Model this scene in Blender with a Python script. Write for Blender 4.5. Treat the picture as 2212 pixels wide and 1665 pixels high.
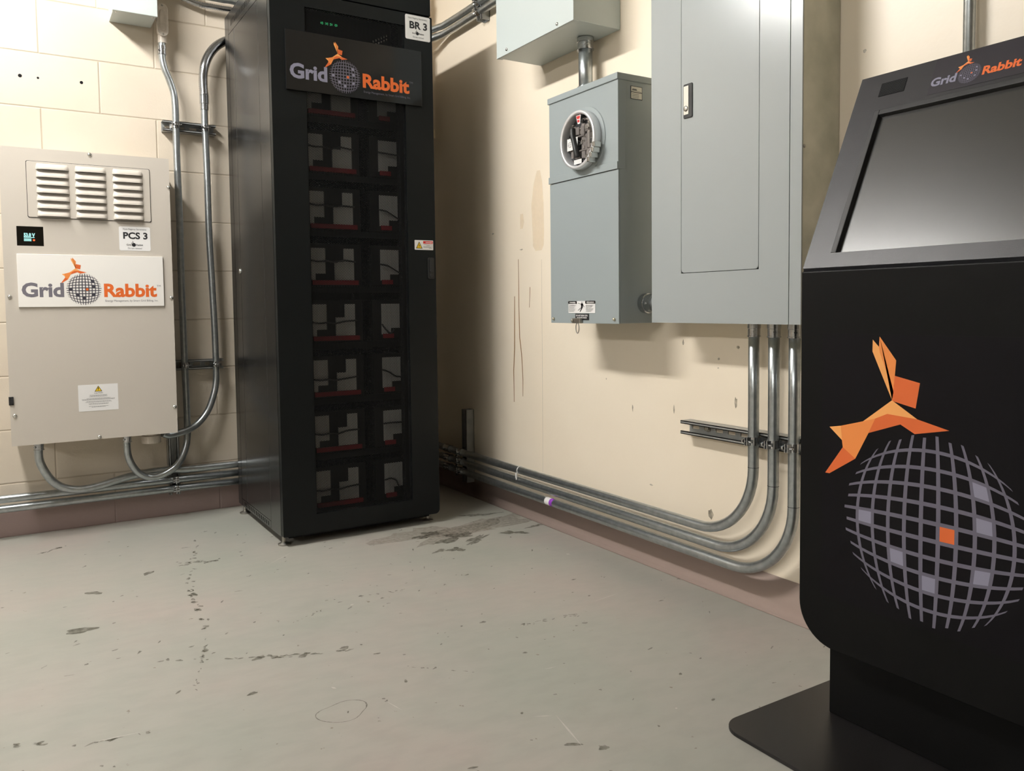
import bpy, math, random
from mathutils import Vector, Matrix
PI = math.pi
for o in list(bpy.data.objects):
    bpy.data.objects.remove(o, do_unlink=True)
S = bpy.context.scene
COL = S.collection

# ------------------------------------------------------------------ camera, world, lights, exposure
XW, YW = 1.776, 3.580          # right wall plane, block wall plane
CEIL = 3.35
def look_axes(yaw, pitch, roll):
    f = Vector((math.sin(yaw)*math.cos(pitch), math.cos(yaw)*math.cos(pitch), math.sin(pitch)))
    r = Vector((math.cos(yaw), -math.sin(yaw), 0)); u = r.cross(f)
    return r*math.cos(roll)+u*math.sin(roll), -r*math.sin(roll)+u*math.cos(roll), f
cd = bpy.data.cameras.new('camera'); cam = bpy.data.objects.new('camera', cd); COL.objects.link(cam)
r_, u_, f_ = look_axes(.5542, -.0545, -.0116)
m = Matrix((r_, u_, -f_)).transposed().to_4x4(); m.translation = Vector((0, 0, .85))
cam.matrix_world = m
cd.sensor_fit = 'HORIZONTAL'; cd.sensor_width = 36.0; cd.lens = 1749.25/2212*36
cd.shift_x = (1106-1099.68)/2212; cd.shift_y = (758.14-832.5)/2212
cd.clip_start = .02
S.camera = cam
W = bpy.data.worlds.new('world'); S.world = W; W.use_nodes = True
W.node_tree.nodes['Background'].inputs[0].default_value = (1, .97, .92, 1)
W.node_tree.nodes['Background'].inputs[1].default_value = 0.0
S.view_settings.view_transform = 'Standard'; S.view_settings.look = 'None'
S.view_settings.gamma = 1; S.view_settings.exposure = 0.0
try: S.view_settings.use_curve_mapping = False
except Exception: pass
LCOL = (1.0, .985, .95)
LAMPS = [(-.34, 2.54, 2.55, 1.2, 208), (-4.2, -.45, 2.66, 3.2, 112)]

# ------------------------------------------------------------------ materials
def srgb(r, g, b):
    f = lambda c: (c/255/12.92 if c/255 <= .04045 else ((c/255+.055)/1.055)**2.4)
    return (f(r), f(g), f(b), 1)
def mat(name, col, rough=.5, metal=0, spec=.5, bump=None, var=None, emis=None, alpha=None, aniso=None):
    M = bpy.data.materials.new(name); M.use_nodes = True
    nt = M.node_tree; b = nt.nodes['Principled BSDF']
    b.inputs['Base Color'].default_value = col; b.inputs['Roughness'].default_value = rough
    b.inputs['Metallic'].default_value = metal; b.inputs['Specular IOR Level'].default_value = spec
    if emis: b.inputs['Emission Color'].default_value = emis[0]; b.inputs['Emission Strength'].default_value = emis[1]
    if bump or var:
        geo = nt.nodes.new('ShaderNodeNewGeometry')
    if bump:
        n = nt.nodes.new('ShaderNodeTexNoise'); n.inputs['Scale'].default_value = bump[0]; n.inputs['Detail'].default_value = 4
        nt.links.new(geo.outputs['Position'], n.inputs['Vector'])
        bp = nt.nodes.new('ShaderNodeBump'); bp.inputs['Strength'].default_value = bump[1]; bp.inputs['Distance'].default_value = .002
        nt.links.new(n.outputs['Fac'], bp.inputs['Height']); nt.links.new(bp.outputs['Normal'], b.inputs['Normal'])
    if var:
        n = nt.nodes.new('ShaderNodeTexNoise'); n.inputs['Scale'].default_value = var[0]; n.inputs['Detail'].default_value = 5
        nt.links.new(geo.outputs['Position'], n.inputs['Vector'])
        rp = nt.nodes.new('ShaderNodeValToRGB'); rp.color_ramp.elements[0].position = .3; rp.color_ramp.elements[1].position = .7
        rp.color_ramp.elements[0].color = var[1]; rp.color_ramp.elements[1].color = col
        nt.links.new(n.outputs['Fac'], rp.inputs['Fac']); nt.links.new(rp.outputs['Color'], b.inputs['Base Color'])
    if alpha is not None: b.inputs['Alpha'].default_value = alpha
    return M
def glassy(name, tint=(1, 1, 1, 1), mixf=.12, rough=.03):
    M = bpy.data.materials.new(name); M.use_nodes = True; nt = M.node_tree; nt.nodes.clear()
    o = nt.nodes.new('ShaderNodeOutputMaterial'); t = nt.nodes.new('ShaderNodeBsdfTransparent'); g = nt.nodes.new('ShaderNodeBsdfGlossy')
    t.inputs[0].default_value = tint; g.inputs['Roughness'].default_value = rough
    x = nt.nodes.new('ShaderNodeMixShader'); x.inputs[0].default_value = mixf
    nt.links.new(t.outputs[0], x.inputs[1]); nt.links.new(g.outputs[0], x.inputs[2]); nt.links.new(x.outputs[0], o.inputs[0])
    return M
def stain(name, col, a, rough=.6):
    M = bpy.data.materials.new(name); M.use_nodes = True; nt = M.node_tree; nt.nodes.clear()
    o = nt.nodes.new('ShaderNodeOutputMaterial'); t = nt.nodes.new('ShaderNodeBsdfTransparent'); d = nt.nodes.new('ShaderNodeBsdfPrincipled')
    d.inputs['Base Color'].default_value = col; d.inputs['Roughness'].default_value = rough
    geo = nt.nodes.new('ShaderNodeNewGeometry'); n = nt.nodes.new('ShaderNodeTexNoise'); n.inputs['Scale'].default_value = 70; n.inputs['Detail'].default_value = 3
    nt.links.new(geo.outputs['Position'], n.inputs['Vector'])
    mr = nt.nodes.new('ShaderNodeMapRange'); mr.inputs[1].default_value = .35; mr.inputs[2].default_value = .65
    mr.inputs[3].default_value = a*(.45 if name.startswith('floor') or name.startswith('bare') else .9); mr.inputs[4].default_value = a
    nt.links.new(n.outputs['Fac'], mr.inputs[0])
    x = nt.nodes.new('ShaderNodeMixShader'); nt.links.new(mr.outputs[0], x.inputs[0])
    nt.links.new(t.outputs[0], x.inputs[1]); nt.links.new(d.outputs[0], x.inputs[2]); nt.links.new(x.outputs[0], o.inputs[0])
    return M
M = {}
M['emt'] = mat('galvanised_conduit', (.50, .53, .54, 1), .31, .92, var=(60, (.38, .41, .42, 1)))
M['zinc'] = mat('zinc_fitting', (.62, .63, .64, 1), .2, 1, var=(90, (.45, .46, .48, 1)))
M['strut'] = mat('galvanised_strut', (.46, .47, .46, 1), .45, .7, var=(30, (.36, .37, .37, 1)))
M['castal'] = mat('cast_fitting', srgb(218, 208, 196), .45, .1, var=(40, srgb(196, 186, 174)))
M['pcs'] = mat('beige_grey_powder_coat', srgb(196, 188, 177), .42, bump=(900, .05))
M['grey'] = mat('grey_enamel', srgb(150, 158, 159), .30, bump=(500, .04))
M['grey2'] = mat('grey_panel_enamel', srgb(158, 163, 163), .22, bump=(500, .03))
M['greyl'] = mat('pale_grey_enamel', srgb(186, 194, 192), .36, bump=(400, .04))
M['galv'] = mat('galvanised_sheet', srgb(214, 210, 192), .5, .05, var=(9, srgb(176, 176, 158)))
M['blackgap'] = mat('dark_gap', (.006, .006, .007, 1), .8, spec=.1)
M['rack'] = mat('black_powder_coat', (.0055, .0068, .0072, 1), .38, spec=.2, bump=(1200, .05))
M['racks'] = mat('black_side_powder_coat', (.010, .010, .010, 1), .22, spec=.9)
M['rackin'] = mat('black_interior', (.006, .006, .0065, 1), .6, spec=.12)
M['rubber'] = mat('black_rubber', (.012, .012, .012, 1), .55)
M['steel'] = mat('bright_steel', (.7, .69, .66, 1), .25, 1)
M['dimsteel'] = mat('dull_steel', (.4, .38, .34, 1), .4, 1)
M['battery'] = mat('battery_grey_case', srgb(150, 149, 144), .5)
M['cream2'] = mat('ivory_plastic', srgb(222, 218, 205), .4)
M['red'] = mat('red_insulated_busbar', srgb(112, 24, 28), .6, spec=.2)
M['cable'] = mat('black_cable', (.01, .01, .01, 1), .5)
M['brownterm'] = mat('dark_terminal_cover', (.006, .0055, .0055, 1), .6, spec=.2)
M['white'] = mat('white_sign_board', srgb(236, 232, 226), .45)
M['label'] = mat('white_label', srgb(232, 230, 228), .35)
M['ink'] = mat('black_print', (.012, .012, .014, 1), .5)
M['greyink'] = mat('grey_print', srgb(112, 108, 116), .5)
M['darkink'] = mat('charcoal_print', srgb(58, 55, 64), .5)
M['orange'] = mat('orange_print', srgb(222, 104, 40), .5)
M['or_l'] = mat('light_orange_print', srgb(240, 165, 92), .5)
M['or_m'] = mat('mid_orange_print', srgb(230, 136, 66), .5)
M['or_d'] = mat('deep_orange_print', srgb(214, 100, 44), .5)
M['lilac'] = mat('lilac_grey_print', srgb(96, 92, 106), .5)
M['lilac_l'] = mat('pale_lilac_print', srgb(132, 130, 148), .5)
M['yellow'] = mat('warning_yellow', srgb(235, 195, 30), .5)
M['redink'] = mat('warning_red', srgb(210, 40, 36), .5)
M['greyline'] = mat('tiny_print_grey', srgb(120, 118, 116), .6)
M['kiosk'] = mat('kiosk_black_coat', (.0035, .0035, .0035, 1), .5, spec=.12, bump=(700, .05))
M['kioskhead'] = mat('kiosk_charcoal_coat', (.022, .021, .023, 1), .40, spec=.42, bump=(700, .08), var=(9, (.017, .016, .018, 1)))
M['graphic'] = mat('kiosk_graphic_sheet', (.0040, .0034, .0046, 1), .5, spec=.12)
M['signblack'] = mat('gloss_black_sign', (.009, .009, .009, 1), .10, spec=.3)
M['basepl'] = mat('base_plate_black', (.010, .009, .009, 1), .36, spec=.4, bump=(700, .05))
M['screen'] = mat('matte_screen_glass', (.012, .011, .009, 1), .27, spec=.5)
M['screen'].node_tree.nodes['Principled BSDF'].inputs['IOR'].default_value = 2.1
M['cream'] = mat('cream_pipe_paint', srgb(226, 212, 180), .5)
M['rubberbase'] = mat('mauve_cove_base', srgb(158, 140, 131), .42, bump=(60, .1))
M['ceil'] = mat('ceiling_paint', srgb(150, 148, 142), .8)
M['farwall'] = mat('unseen_wall_paint', srgb(140, 134, 122), .7)
M['clear'] = glassy('clear_meter_cover', (1, 1, 1, 1), .06)
M['window'] = glassy('smoked_window', (.6, .6, .57, 1), .08, .02)
M['lcd'] = mat('lit_display', (.01, .02, .02, 1), .2, emis=((.45, .9, .95, 1), 4.0))
M['lcdred'] = mat('lit_red_icon', (.1, .01, .01, 1), .2, emis=((1, .18, .06, 1), 3.5))
M['green'] = mat('green_indicator', (.0, .05, .02, 1), .4, emis=((.05, .6, .2, 1), .5))
M['brass'] = mat('brass_clip', (.74, .68, .52, 1), .28, .9)
M['tape'] = mat('purple_tape', srgb(150, 70, 190), .4)

def n_new(nt, t, **k):
    n = nt.nodes.new(t)
    for a, v in k.items(): setattr(n, a, v)
    return n
def ramp(nt, els):
    r = nt.nodes.new('ShaderNodeValToRGB'); cr = r.color_ramp
    while len(cr.elements) < len(els): cr.elements.new(.5)
    for e, (p, c) in zip(cr.elements, els): e.position = p; e.color = c
    return r
def block_wall():
    Mm = bpy.data.materials.new('painted_block'); Mm.use_nodes = True; nt = Mm.node_tree; L = nt.links.new
    b = nt.nodes['Principled BSDF']; b.inputs['Roughness'].default_value = .5
    geo = n_new(nt, 'ShaderNodeNewGeometry'); sp = n_new(nt, 'ShaderNodeSeparateXYZ'); L(geo.outputs['Position'], sp.inputs[0])
    ad = n_new(nt, 'ShaderNodeMath', operation='ADD'); L(sp.outputs['X'], ad.inputs[0]); ad.inputs[1].default_value = 10.0+.2 - .19
    cb = n_new(nt, 'ShaderNodeCombineXYZ'); L(ad.outputs[0], cb.inputs[0]); L(sp.outputs['Z'], cb.inputs[1])
    br = n_new(nt, 'ShaderNodeTexBrick'); br.offset = .5; br.squash = 1
    br.inputs['Scale'].default_value = 1; br.inputs['Brick Width'].default_value = .406; br.inputs['Row Height'].default_value = .203
    br.inputs['Mortar Size'].default_value = .0045; br.inputs['Mortar Smooth'].default_value = .9
    L(cb.outputs[0], br.inputs['Vector'])
    no = n_new(nt, 'ShaderNodeTexNoise'); no.inputs['Scale'].default_value = 2.2; no.inputs['Detail'].default_value = 6; L(geo.outputs['Position'], no.inputs['Vector'])
    rp = ramp(nt, [(.3, srgb(203, 191, 173)), (.7, srgb(214, 202, 185))]); L(no.outputs['Fac'], rp.inputs['Fac'])
    mx = n_new(nt, 'ShaderNodeMix', data_type='RGBA'); L(br.outputs['Fac'], mx.inputs[0]); L(rp.outputs['Color'], mx.inputs[6]); mx.inputs[7].default_value = srgb(184, 170, 150)
    # painted mauve band along the floor
    ng = n_new(nt, 'ShaderNodeMath', operation='LESS_THAN'); L(sp.outputs['Z'], ng.inputs[0]); ng.inputs[1].default_value = .118
    m2 = n_new(nt, 'ShaderNodeMix', data_type='RGBA'); L(ng.outputs[0], m2.inputs[0]); L(mx.outputs[2], m2.inputs[6]); m2.inputs[7].default_value = srgb(150, 130, 125)
    L(m2.outputs[2], b.inputs['Base Color'])
    fine = n_new(nt, 'ShaderNodeTexNoise'); fine.inputs['Scale'].default_value = 160; fine.inputs['Detail'].default_value = 5; L(geo.outputs['Position'], fine.inputs['Vector'])
    h = n_new(nt, 'ShaderNodeMath', operation='MULTIPLY_ADD'); L(br.outputs['Fac'], h.inputs[0]); h.inputs[1].default_value = -1.0
    fm = n_new(nt, 'ShaderNodeMath', operation='MULTIPLY'); L(fine.outputs['Fac'], fm.inputs[0]); fm.inputs[1].default_value = .16
    L(fm.outputs[0], h.inputs[2])
    bp = n_new(nt, 'ShaderNodeBump'); bp.inputs['Strength'].default_value = .45; bp.inputs['Distance'].default_value = .004
    L(h.outputs[0], bp.inputs['Height']); L(bp.outputs['Normal'], b.inputs['Normal'])
    return Mm
def smooth_wall():
    Mm = bpy.data.materials.new('painted_smooth_wall'); Mm.use_nodes = True; nt = Mm.node_tree; L = nt.links.new
    b = nt.nodes['Principled BSDF']; b.inputs['Roughness'].default_value = .38
    geo = n_new(nt, 'ShaderNodeNewGeometry')
    no = n_new(nt, 'ShaderNodeTexNoise'); no.inputs['Scale'].default_value = 1.6; no.inputs['Detail'].default_value = 7; L(geo.outputs['Position'], no.inputs['Vector'])
    rp = ramp(nt, [(.3, srgb(233, 219, 198)), (.7, srgb(240, 228, 209))]); L(no.outputs['Fac'], rp.inputs['Fac'])
    L(rp.outputs['Color'], b.inputs['Base Color'])
    f = n_new(nt, 'ShaderNodeTexNoise'); f.inputs['Scale'].default_value = 60; f.inputs['Detail'].default_value = 4; L(geo.outputs['Position'], f.inputs['Vector'])
    bp = n_new(nt, 'ShaderNodeBump'); bp.inputs['Strength'].default_value = .12; bp.inputs['Distance'].default_value = .003
    L(f.outputs['Fac'], bp.inputs['Height']); L(bp.outputs['Normal'], b.inputs['Normal'])
    return Mm
def floor_mat():
    Mm = bpy.data.materials.new('worn_painted_concrete'); Mm.use_nodes = True; nt = Mm.node_tree; L = nt.links.new
    b = nt.nodes['Principled BSDF']
    geo = n_new(nt, 'ShaderNodeNewGeometry')
    def noise(sc, det, rot=None, scl=None):
        n = n_new(nt, 'ShaderNodeTexNoise'); n.inputs['Scale'].default_value = sc; n.inputs['Detail'].default_value = det
        if scl:
            mp = n_new(nt, 'ShaderNodeMapping'); mp.inputs['Scale'].default_value = scl; mp.inputs['Rotation'].default_value = rot or (0, 0, 0)
            L(geo.outputs['Position'], mp.inputs['Vector']); L(mp.outputs[0], n.inputs['Vector'])
        else: L(geo.outputs['Position'], n.inputs['Vector'])
        return n
    a = noise(2.3, 6); r1 = ramp(nt, [(.32, srgb(158, 159, 149)), (.52, srgb(165, 162, 153)), (.7, srgb(170, 161, 153))]); L(a.outputs['Fac'], r1.inputs['Fac'])
    c = noise(14, 8, (0, 0, .5), (1, 2.2, 1)); r2 = ramp(nt, [(.35, (.86, .86, .86, 1)), (.6, (1, 1, 1, 1))]); L(c.outputs['Fac'], r2.inputs['Fac'])
    m1 = n_new(nt, 'ShaderNodeMix', data_type='RGBA', blend_type='MULTIPLY'); m1.inputs[0].default_value = .55; L(r1.outputs['Color'], m1.inputs[6]); L(r2.outputs['Color'], m1.inputs[7])
    # fine speckle of dirt specks
    d = noise(46, 3); r3 = ramp(nt, [(.715, (0, 0, 0, 1)), (.75, (1, 1, 1, 1))]); L(d.outputs['Fac'], r3.inputs['Fac'])
    m2 = n_new(nt, 'ShaderNodeMix', data_type='RGBA'); L(r3.outputs['Color'], m2.inputs[0]); L(m1.outputs[2], m2.inputs[6]); m2.inputs[7].default_value = srgb(128, 122, 108)
    L(m2.outputs[2], b.inputs['Base Color'])
    rr = n_new(nt, 'ShaderNodeMapRange'); L(c.outputs['Fac'], rr.inputs[0]); rr.inputs[3].default_value = .34; rr.inputs[4].default_value = .6; L(rr.outputs[0], b.inputs['Roughness'])
    f = noise(25, 6); bp = n_new(nt, 'ShaderNodeBump'); bp.inputs['Strength'].default_value = .15; bp.inputs['Distance'].default_value = .003
    L(f.outputs['Fac'], bp.inputs['Height']); L(bp.outputs['Normal'], b.inputs['Normal'])
    return Mm
def mesh_mat():
    """perforated sheet: staggered round holes 5.6 mm apart"""
    Mm = bpy.data.materials.new('perforated_black_steel'); Mm.use_nodes = True; nt = Mm.node_tree; L = nt.links.new
    b = nt.nodes['Principled BSDF']; b.inputs['Base Color'].default_value = (.007, .0075, .008, 1); b.inputs['Roughness'].default_value = .5; b.inputs['Specular IOR Level'].default_value = .2
    tc = n_new(nt, 'ShaderNodeTexCoord'); sp = n_new(nt, 'ShaderNodeSeparateXYZ'); L(tc.outputs['Object'], sp.inputs[0])
    def mth(op, a, bb=None):
        n = n_new(nt, 'ShaderNodeMath', operation=op)
        for i, v in enumerate((a, bb)):
            if v is None: continue
            if isinstance(v, (int, float)): n.inputs[i].default_value = v
            else: L(v, n.inputs[i])
        return n.outputs[0]
    p = .0058
    u = mth('DIVIDE', sp.outputs['Z'], p); v = mth('DIVIDE', sp.outputs['X'], p*1.732)
    def cell(off):
        fu = mth('SUBTRACT', mth('FRACT', mth('ADD', u, 100+off)), .5)
        fv = mth('MULTIPLY', mth('SUBTRACT', mth('FRACT', mth('ADD', v, 100+off)), .5), 1.732)
        return mth('ADD', mth('MULTIPLY', fu, fu), mth('MULTIPLY', fv, fv))
    d = mth('MINIMUM', cell(0), cell(.5))
    al = mth('GREATER_THAN', d, .385**2)
    L(al, b.inputs['Alpha'])
    return Mm
M['block'] = block_wall(); M['wall'] = smooth_wall(); M['floor'] = floor_mat(); M['mesh'] = mesh_mat()

# ------------------------------------------------------------------ mesh builder
class MB:
    def __init__(s): s.v = []; s.f = []; s.mi = []; s.sm = []
    def add(s, vs, fs, mi=0, sm=False):
        k = len(s.v); s.v += [tuple(v) for v in vs]
        for f in fs: s.f.append([k+i for i in f]); s.mi.append(mi); s.sm.append(sm)
        return s
    def box(s, x0, x1, y0, y1, z0, z1, mi=0):
        x0, x1 = sorted((x0, x1)); y0, y1 = sorted((y0, y1)); z0, z1 = sorted((z0, z1))
        v = [(x, y, z) for x in (x0, x1) for y in (y0, y1) for z in (z0, z1)]
        return s.add(v, [(0, 1, 3, 2), (4, 6, 7, 5), (0, 4, 5, 1), (2, 3, 7, 6), (0, 2, 6, 4), (1, 5, 7, 3)], mi)
    def prism(s, poly, a, d, mi=0, smooth=False):
        """poly: 3-D points of one face (planar), d: extrusion vector"""
        n = len(poly); d = Vector(d); p0 = [Vector(p)+Vector(a) for p in poly]; p1 = [p+d for p in p0]
        s.add([tuple(p) for p in p0+p1], [list(range(n))[::-1], list(range(n, 2*n))], mi)
        k = len(s.v)-2*n
        for i in range(n):
            j = (i+1) % n; s.f.append([k+i, k+j, k+n+j, k+n+i]); s.mi.append(mi); s.sm.append(smooth)
        return s
    def tube(s, pts, r, n=16, mi=0, caps=True, radii=None):
        P = [Vector(p) for p in pts]; rings = []; up = None
        for i, p in enumerate(P):
            t = (P[min(i+1, len(P)-1)]-P[max(i-1, 0)]).normalized()
            if up is None:
                a = Vector((0, 0, 1)) if abs(t.z) < .9 else Vector((1, 0, 0))
                up = (a-t*a.dot(t)).normalized()
            else:
                up = (up-t*up.dot(t)).normalized()
            w = t.cross(up); rr = radii[i] if radii else r
            rings.append([p+(up*math.cos(2*PI*k/n)+w*math.sin(2*PI*k/n))*rr for k in range(n)])
        base = len(s.v)
        for R in rings: s.v += [tuple(q) for q in R]
        for i in range(len(P)-1):
            for k in range(n):
                a = base+i*n+k; b = base+i*n+(k+1) % n
                s.f.append([a, b, b+n, a+n]); s.mi.append(mi); s.sm.append(True)
        if caps:
            s.f.append([base+k for k in range(n)][::-1]); s.mi.append(mi); s.sm.append(False)
            s.f.append([base+(len(P)-1)*n+k for k in range(n)]); s.mi.append(mi); s.sm.append(False)
        return s
    def lathe(s, c, axis, prof, n=32, mi=0, smooth=False):
        """prof: list of (radius, distance along axis)"""
        A = Vector(axis).normalized(); a = Vector((0, 0, 1)) if abs(A.z) < .9 else Vector((1, 0, 0))
        U = (a-A*a.dot(A)).normalized(); Wv = A.cross(U); c = Vector(c); base = len(s.v)
        for (r, h) in prof:
            for k in range(n):
                s.v.append(tuple(c+A*h+(U*math.cos(2*PI*k/n)+Wv*math.sin(2*PI*k/n))*max(r, 1e-5)))
        for i in range(len(prof)-1):
            for k in range(n):
                a_ = base+i*n+k; b_ = base+i*n+(k+1) % n
                s.f.append([a_, b_, b_+n, a_+n]); s.mi.append(mi); s.sm.append(smooth)
        return s
def link(name, me, parent=None):
    o = bpy.data.objects.new(name, me); COL.objects.link(o)
    if parent: o.parent = parent
    return o
def wloc(o):
    v = Vector((0, 0, 0))
    while o: v += Vector(o.location); o = o.parent
    return v
def obj(name, mb, m, parent=None, bevel=0, at=None, label=None, seg=2):
    """one mesh object from world-space geometry; its origin sits at its own base"""
    xs = [v[0] for v in mb.v]; ys = [v[1] for v in mb.v]; zs = [v[2] for v in mb.v]
    og = Vector(at) if at else Vector(((min(xs)+max(xs))/2, (min(ys)+max(ys))/2, min(zs)))
    me = bpy.data.meshes.new(name); me.from_pydata([tuple(Vector(v)-og) for v in mb.v], [], mb.f)
    for mm in (m if isinstance(m, (list, tuple)) else [m]): me.materials.append(M[mm] if isinstance(mm, str) else mm)
    me.polygons.foreach_set('material_index', mb.mi); me.polygons.foreach_set('use_smooth', mb.sm)
    me.update()
    o = link(name, me, parent); o.location = og-wloc(parent) if parent else og
    if bevel:
        b = o.modifiers.new('bevel', 'BEVEL'); b.width = bevel; b.segments = seg; b.limit_method = 'ANGLE'; b.angle_limit = .6
        b.harden_normals = False
    if label: o['label'] = label
    return o
def thing(name, label, cat, loc, group=None):
    o = bpy.data.objects.new(name, None); o.empty_display_size = .1; COL.objects.link(o); o.location = loc
    o['label'] = label; o['category'] = cat
    if group: o['group'] = group
    return o
def tag(o, label, cat, group=None):
    o['label'] = label; o['category'] = cat
    if group: o['group'] = group
    return o
def struct(name, mb, m, parent=None, **k):
    o = obj(name, mb, m, parent, **k)
    if not parent: o['kind'] = 'structure'
    return o

# frames for flat work: origin, right, up, normal
class Fr:
    def __init__(s, o, u, v): s.o = Vector(o); s.u = Vector(u).normalized(); s.v = Vector(v).normalized(); s.n = s.u.cross(s.v)
    def p(s, a, b, c=0): return tuple(s.o+s.u*a+s.v*b+s.n*c)
    def rect(s, mb, a0, a1, b0, b1, c0, c1, mi=0, r=0, k=5):
        if r <= 0: poly = [(a0, b0), (a1, b0), (a1, b1), (a0, b1)]
        else:
            poly = []
            for (cx, cy, t0) in ((a1-r, b0+r, -90), (a1-r, b1-r, 0), (a0+r, b1-r, 90), (a0+r, b0+r, 180)):
                for i in range(k+1):
                    t = math.radians(t0+90*i/k); poly.append((cx+r*math.cos(t), cy+r*math.sin(t)))
        mb.prism([s.p(a, b, c0) for a, b in poly], (0, 0, 0), s.n*(c1-c0), mi)
        return mb
    def poly(s, mb, pts, c, mi=0, th=.0003):
        A = sum(pts[i][0]*pts[(i+1) % len(pts)][1]-pts[(i+1) % len(pts)][0]*pts[i][1] for i in range(len(pts)))
        if A < 0: pts = pts[::-1]
        mb.add([s.p(a, b, c) for a, b in pts], [list(range(len(pts)))], mi); return mb
_tc = {}
def glyphs(body, off=0, sp=1.0):
    key = (body, off, sp)
    if key in _tc: return _tc[key]
    c = bpy.data.curves.new('t', 'FONT'); c.body = body; c.size = 1; c.offset = off; c.resolution_u = 3; c.space_character = sp
    o = bpy.data.objects.new('t', c); COL.objects.link(o)
    bpy.context.view_layer.update()
    dg = bpy.context.evaluated_depsgraph_get(); ev = o.evaluated_get(dg); me = ev.to_mesh()
    vs = [(v.co.x, v.co.y) for v in me.vertices]; fs = [list(p.vertices) for p in me.polygons]
    ev.to_mesh_clear(); bpy.data.objects.remove(o, do_unlink=True); bpy.data.curves.remove(c)
    _tc[key] = (vs, fs); return _tc[key]
def text(mb, fr, body, a0, a1, b0, capfrac_h, c, off=0, mi=0, sp=1.0, slant=0):
    """letters between a0 and a1, baseline b0, tallest letter capfrac_h high"""
    vs, fs = glyphs(body, off, sp)
    if not vs: return mb
    x0 = min(v[0] for v in vs); x1 = max(v[0] for v in vs); y1 = max(v[1] for v in vs)
    sx = (a1-a0)/(x1-x0); sy = capfrac_h/y1
    out = [fr.p(a0+(v[0]-x0)*sx+slant*v[1]*sy, b0+v[1]*sy, c) for v in vs]
    vv = [Vector(o) for o in out]
    f2 = []
    for f in fs:
        n = (vv[f[1]]-vv[f[0]]).cross(vv[f[2]]-vv[f[0]])
        f2.append(f if n.dot(fr.n) >= 0 else f[::-1])
    mb.add(out, f2, mi); return mb

RABBIT = [(0, [(-0.704, 2.066), (-0.626, 1.985), (-0.614, 1.918), (-0.44, 1.488), (-0.457, 1.39), (-0.706, 1.929)]),
 (1, [(-0.626, 1.985), (-0.619, 2.104), (-0.413, 1.84), (-0.427, 1.668), (-0.457, 1.39), (-0.44, 1.488), (-0.614, 1.918)]),
 (2, [(-0.427, 1.668), (-0.132, 1.607), (-0.177, 1.325), (-0.438, 1.379), (-0.457, 1.39)]),
 (0, [(-0.457, 1.39), (-0.157, 1.208), (-0.513, 1.23), (-0.661, 1.161), (-0.816, 1.111)]),
 (2, [(-0.661, 1.161), (-0.513, 1.23), (-0.157, 1.208), (0.2, 1.126), (-0.183, 1.042), (-0.352, 1.129), (-0.744, 0.983)]),
 (1, [(-1.111, 1.024), (-0.816, 1.111), (-0.661, 1.161), (-0.744, 0.983), (-0.912, 0.657), (-1.08, 0.771), (-1.092, 0.854)]),
 (0, [(-1.266, 0.994), (-1.111, 1.024), (-1.092, 0.854)]),
 (2, [(-1.08, 0.771), (-0.912, 0.657), (-1.26, 0.427), (-1.321, 0.425)])]
def rabbit(parent, fr, cx, cy, R, c, mono=None, mats=('or_l', 'or_m', 'or_d')):
    mb = MB()
    for mi, pts in RABBIT: fr.poly(mb, [(cx+a*R, cy+b*R) for a, b in pts], c, mi)
    return obj('rabbit_emblem', mb, [mono]*3 if mono else list(mats), parent)
def globe(parent, fr, cx, cy, R, c, mats, lw=.050, nseg=18):
    """bulging grid of strips with frayed ends; a few cells filled, one orange"""
    mb = MB(); P = .195
    def mp(a, b): return (cx+R*a*math.sqrt(max(0, 1-b*b*.47)), cy+R*b*math.sqrt(max(0, 1-a*a*.47)))
    for vert in (0, 1):
        for k in range(10):
            a = (k-4.5)*P
            ext = 1.02+.03*(k % 2)
            for i in range(nseg):
                t0 = -ext+2*ext*i/nseg; t1 = -ext+2*ext*(i+1)/nseg
                h = lw/2*(1-.25*abs(a))
                if vert: q = [mp(a-h, t0), mp(a+h, t0), mp(a+h, t1), mp(a-h, t1)]
                else: q = [mp(t0, a-h), mp(t1, a-h), mp(t1, a+h), mp(t0, a+h)]
                fr.poly(mb, q, c+(.00012 if vert else 0), 0)
    for (i, j, mi) in ((1, 0, 1), (-4, 0, 2), (-2, -2, 2), (0, -3, 2), (3, -2, 2), (3, 1, 2), (3, 3, 2)):
        a0, a1, b0, b1 = (i-.5)*P, (i+.5)*P, (j-.5)*P, (j+.5)*P; g = lw*.35
        fr.poly(mb, [mp(a0+g, b0+g), mp(a1-g, b0+g), mp(a1-g, b1-g), mp(a0+g, b1-g)], c+.0002, mi)
    return obj('globe_emblem', mb, mats, parent)
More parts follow.
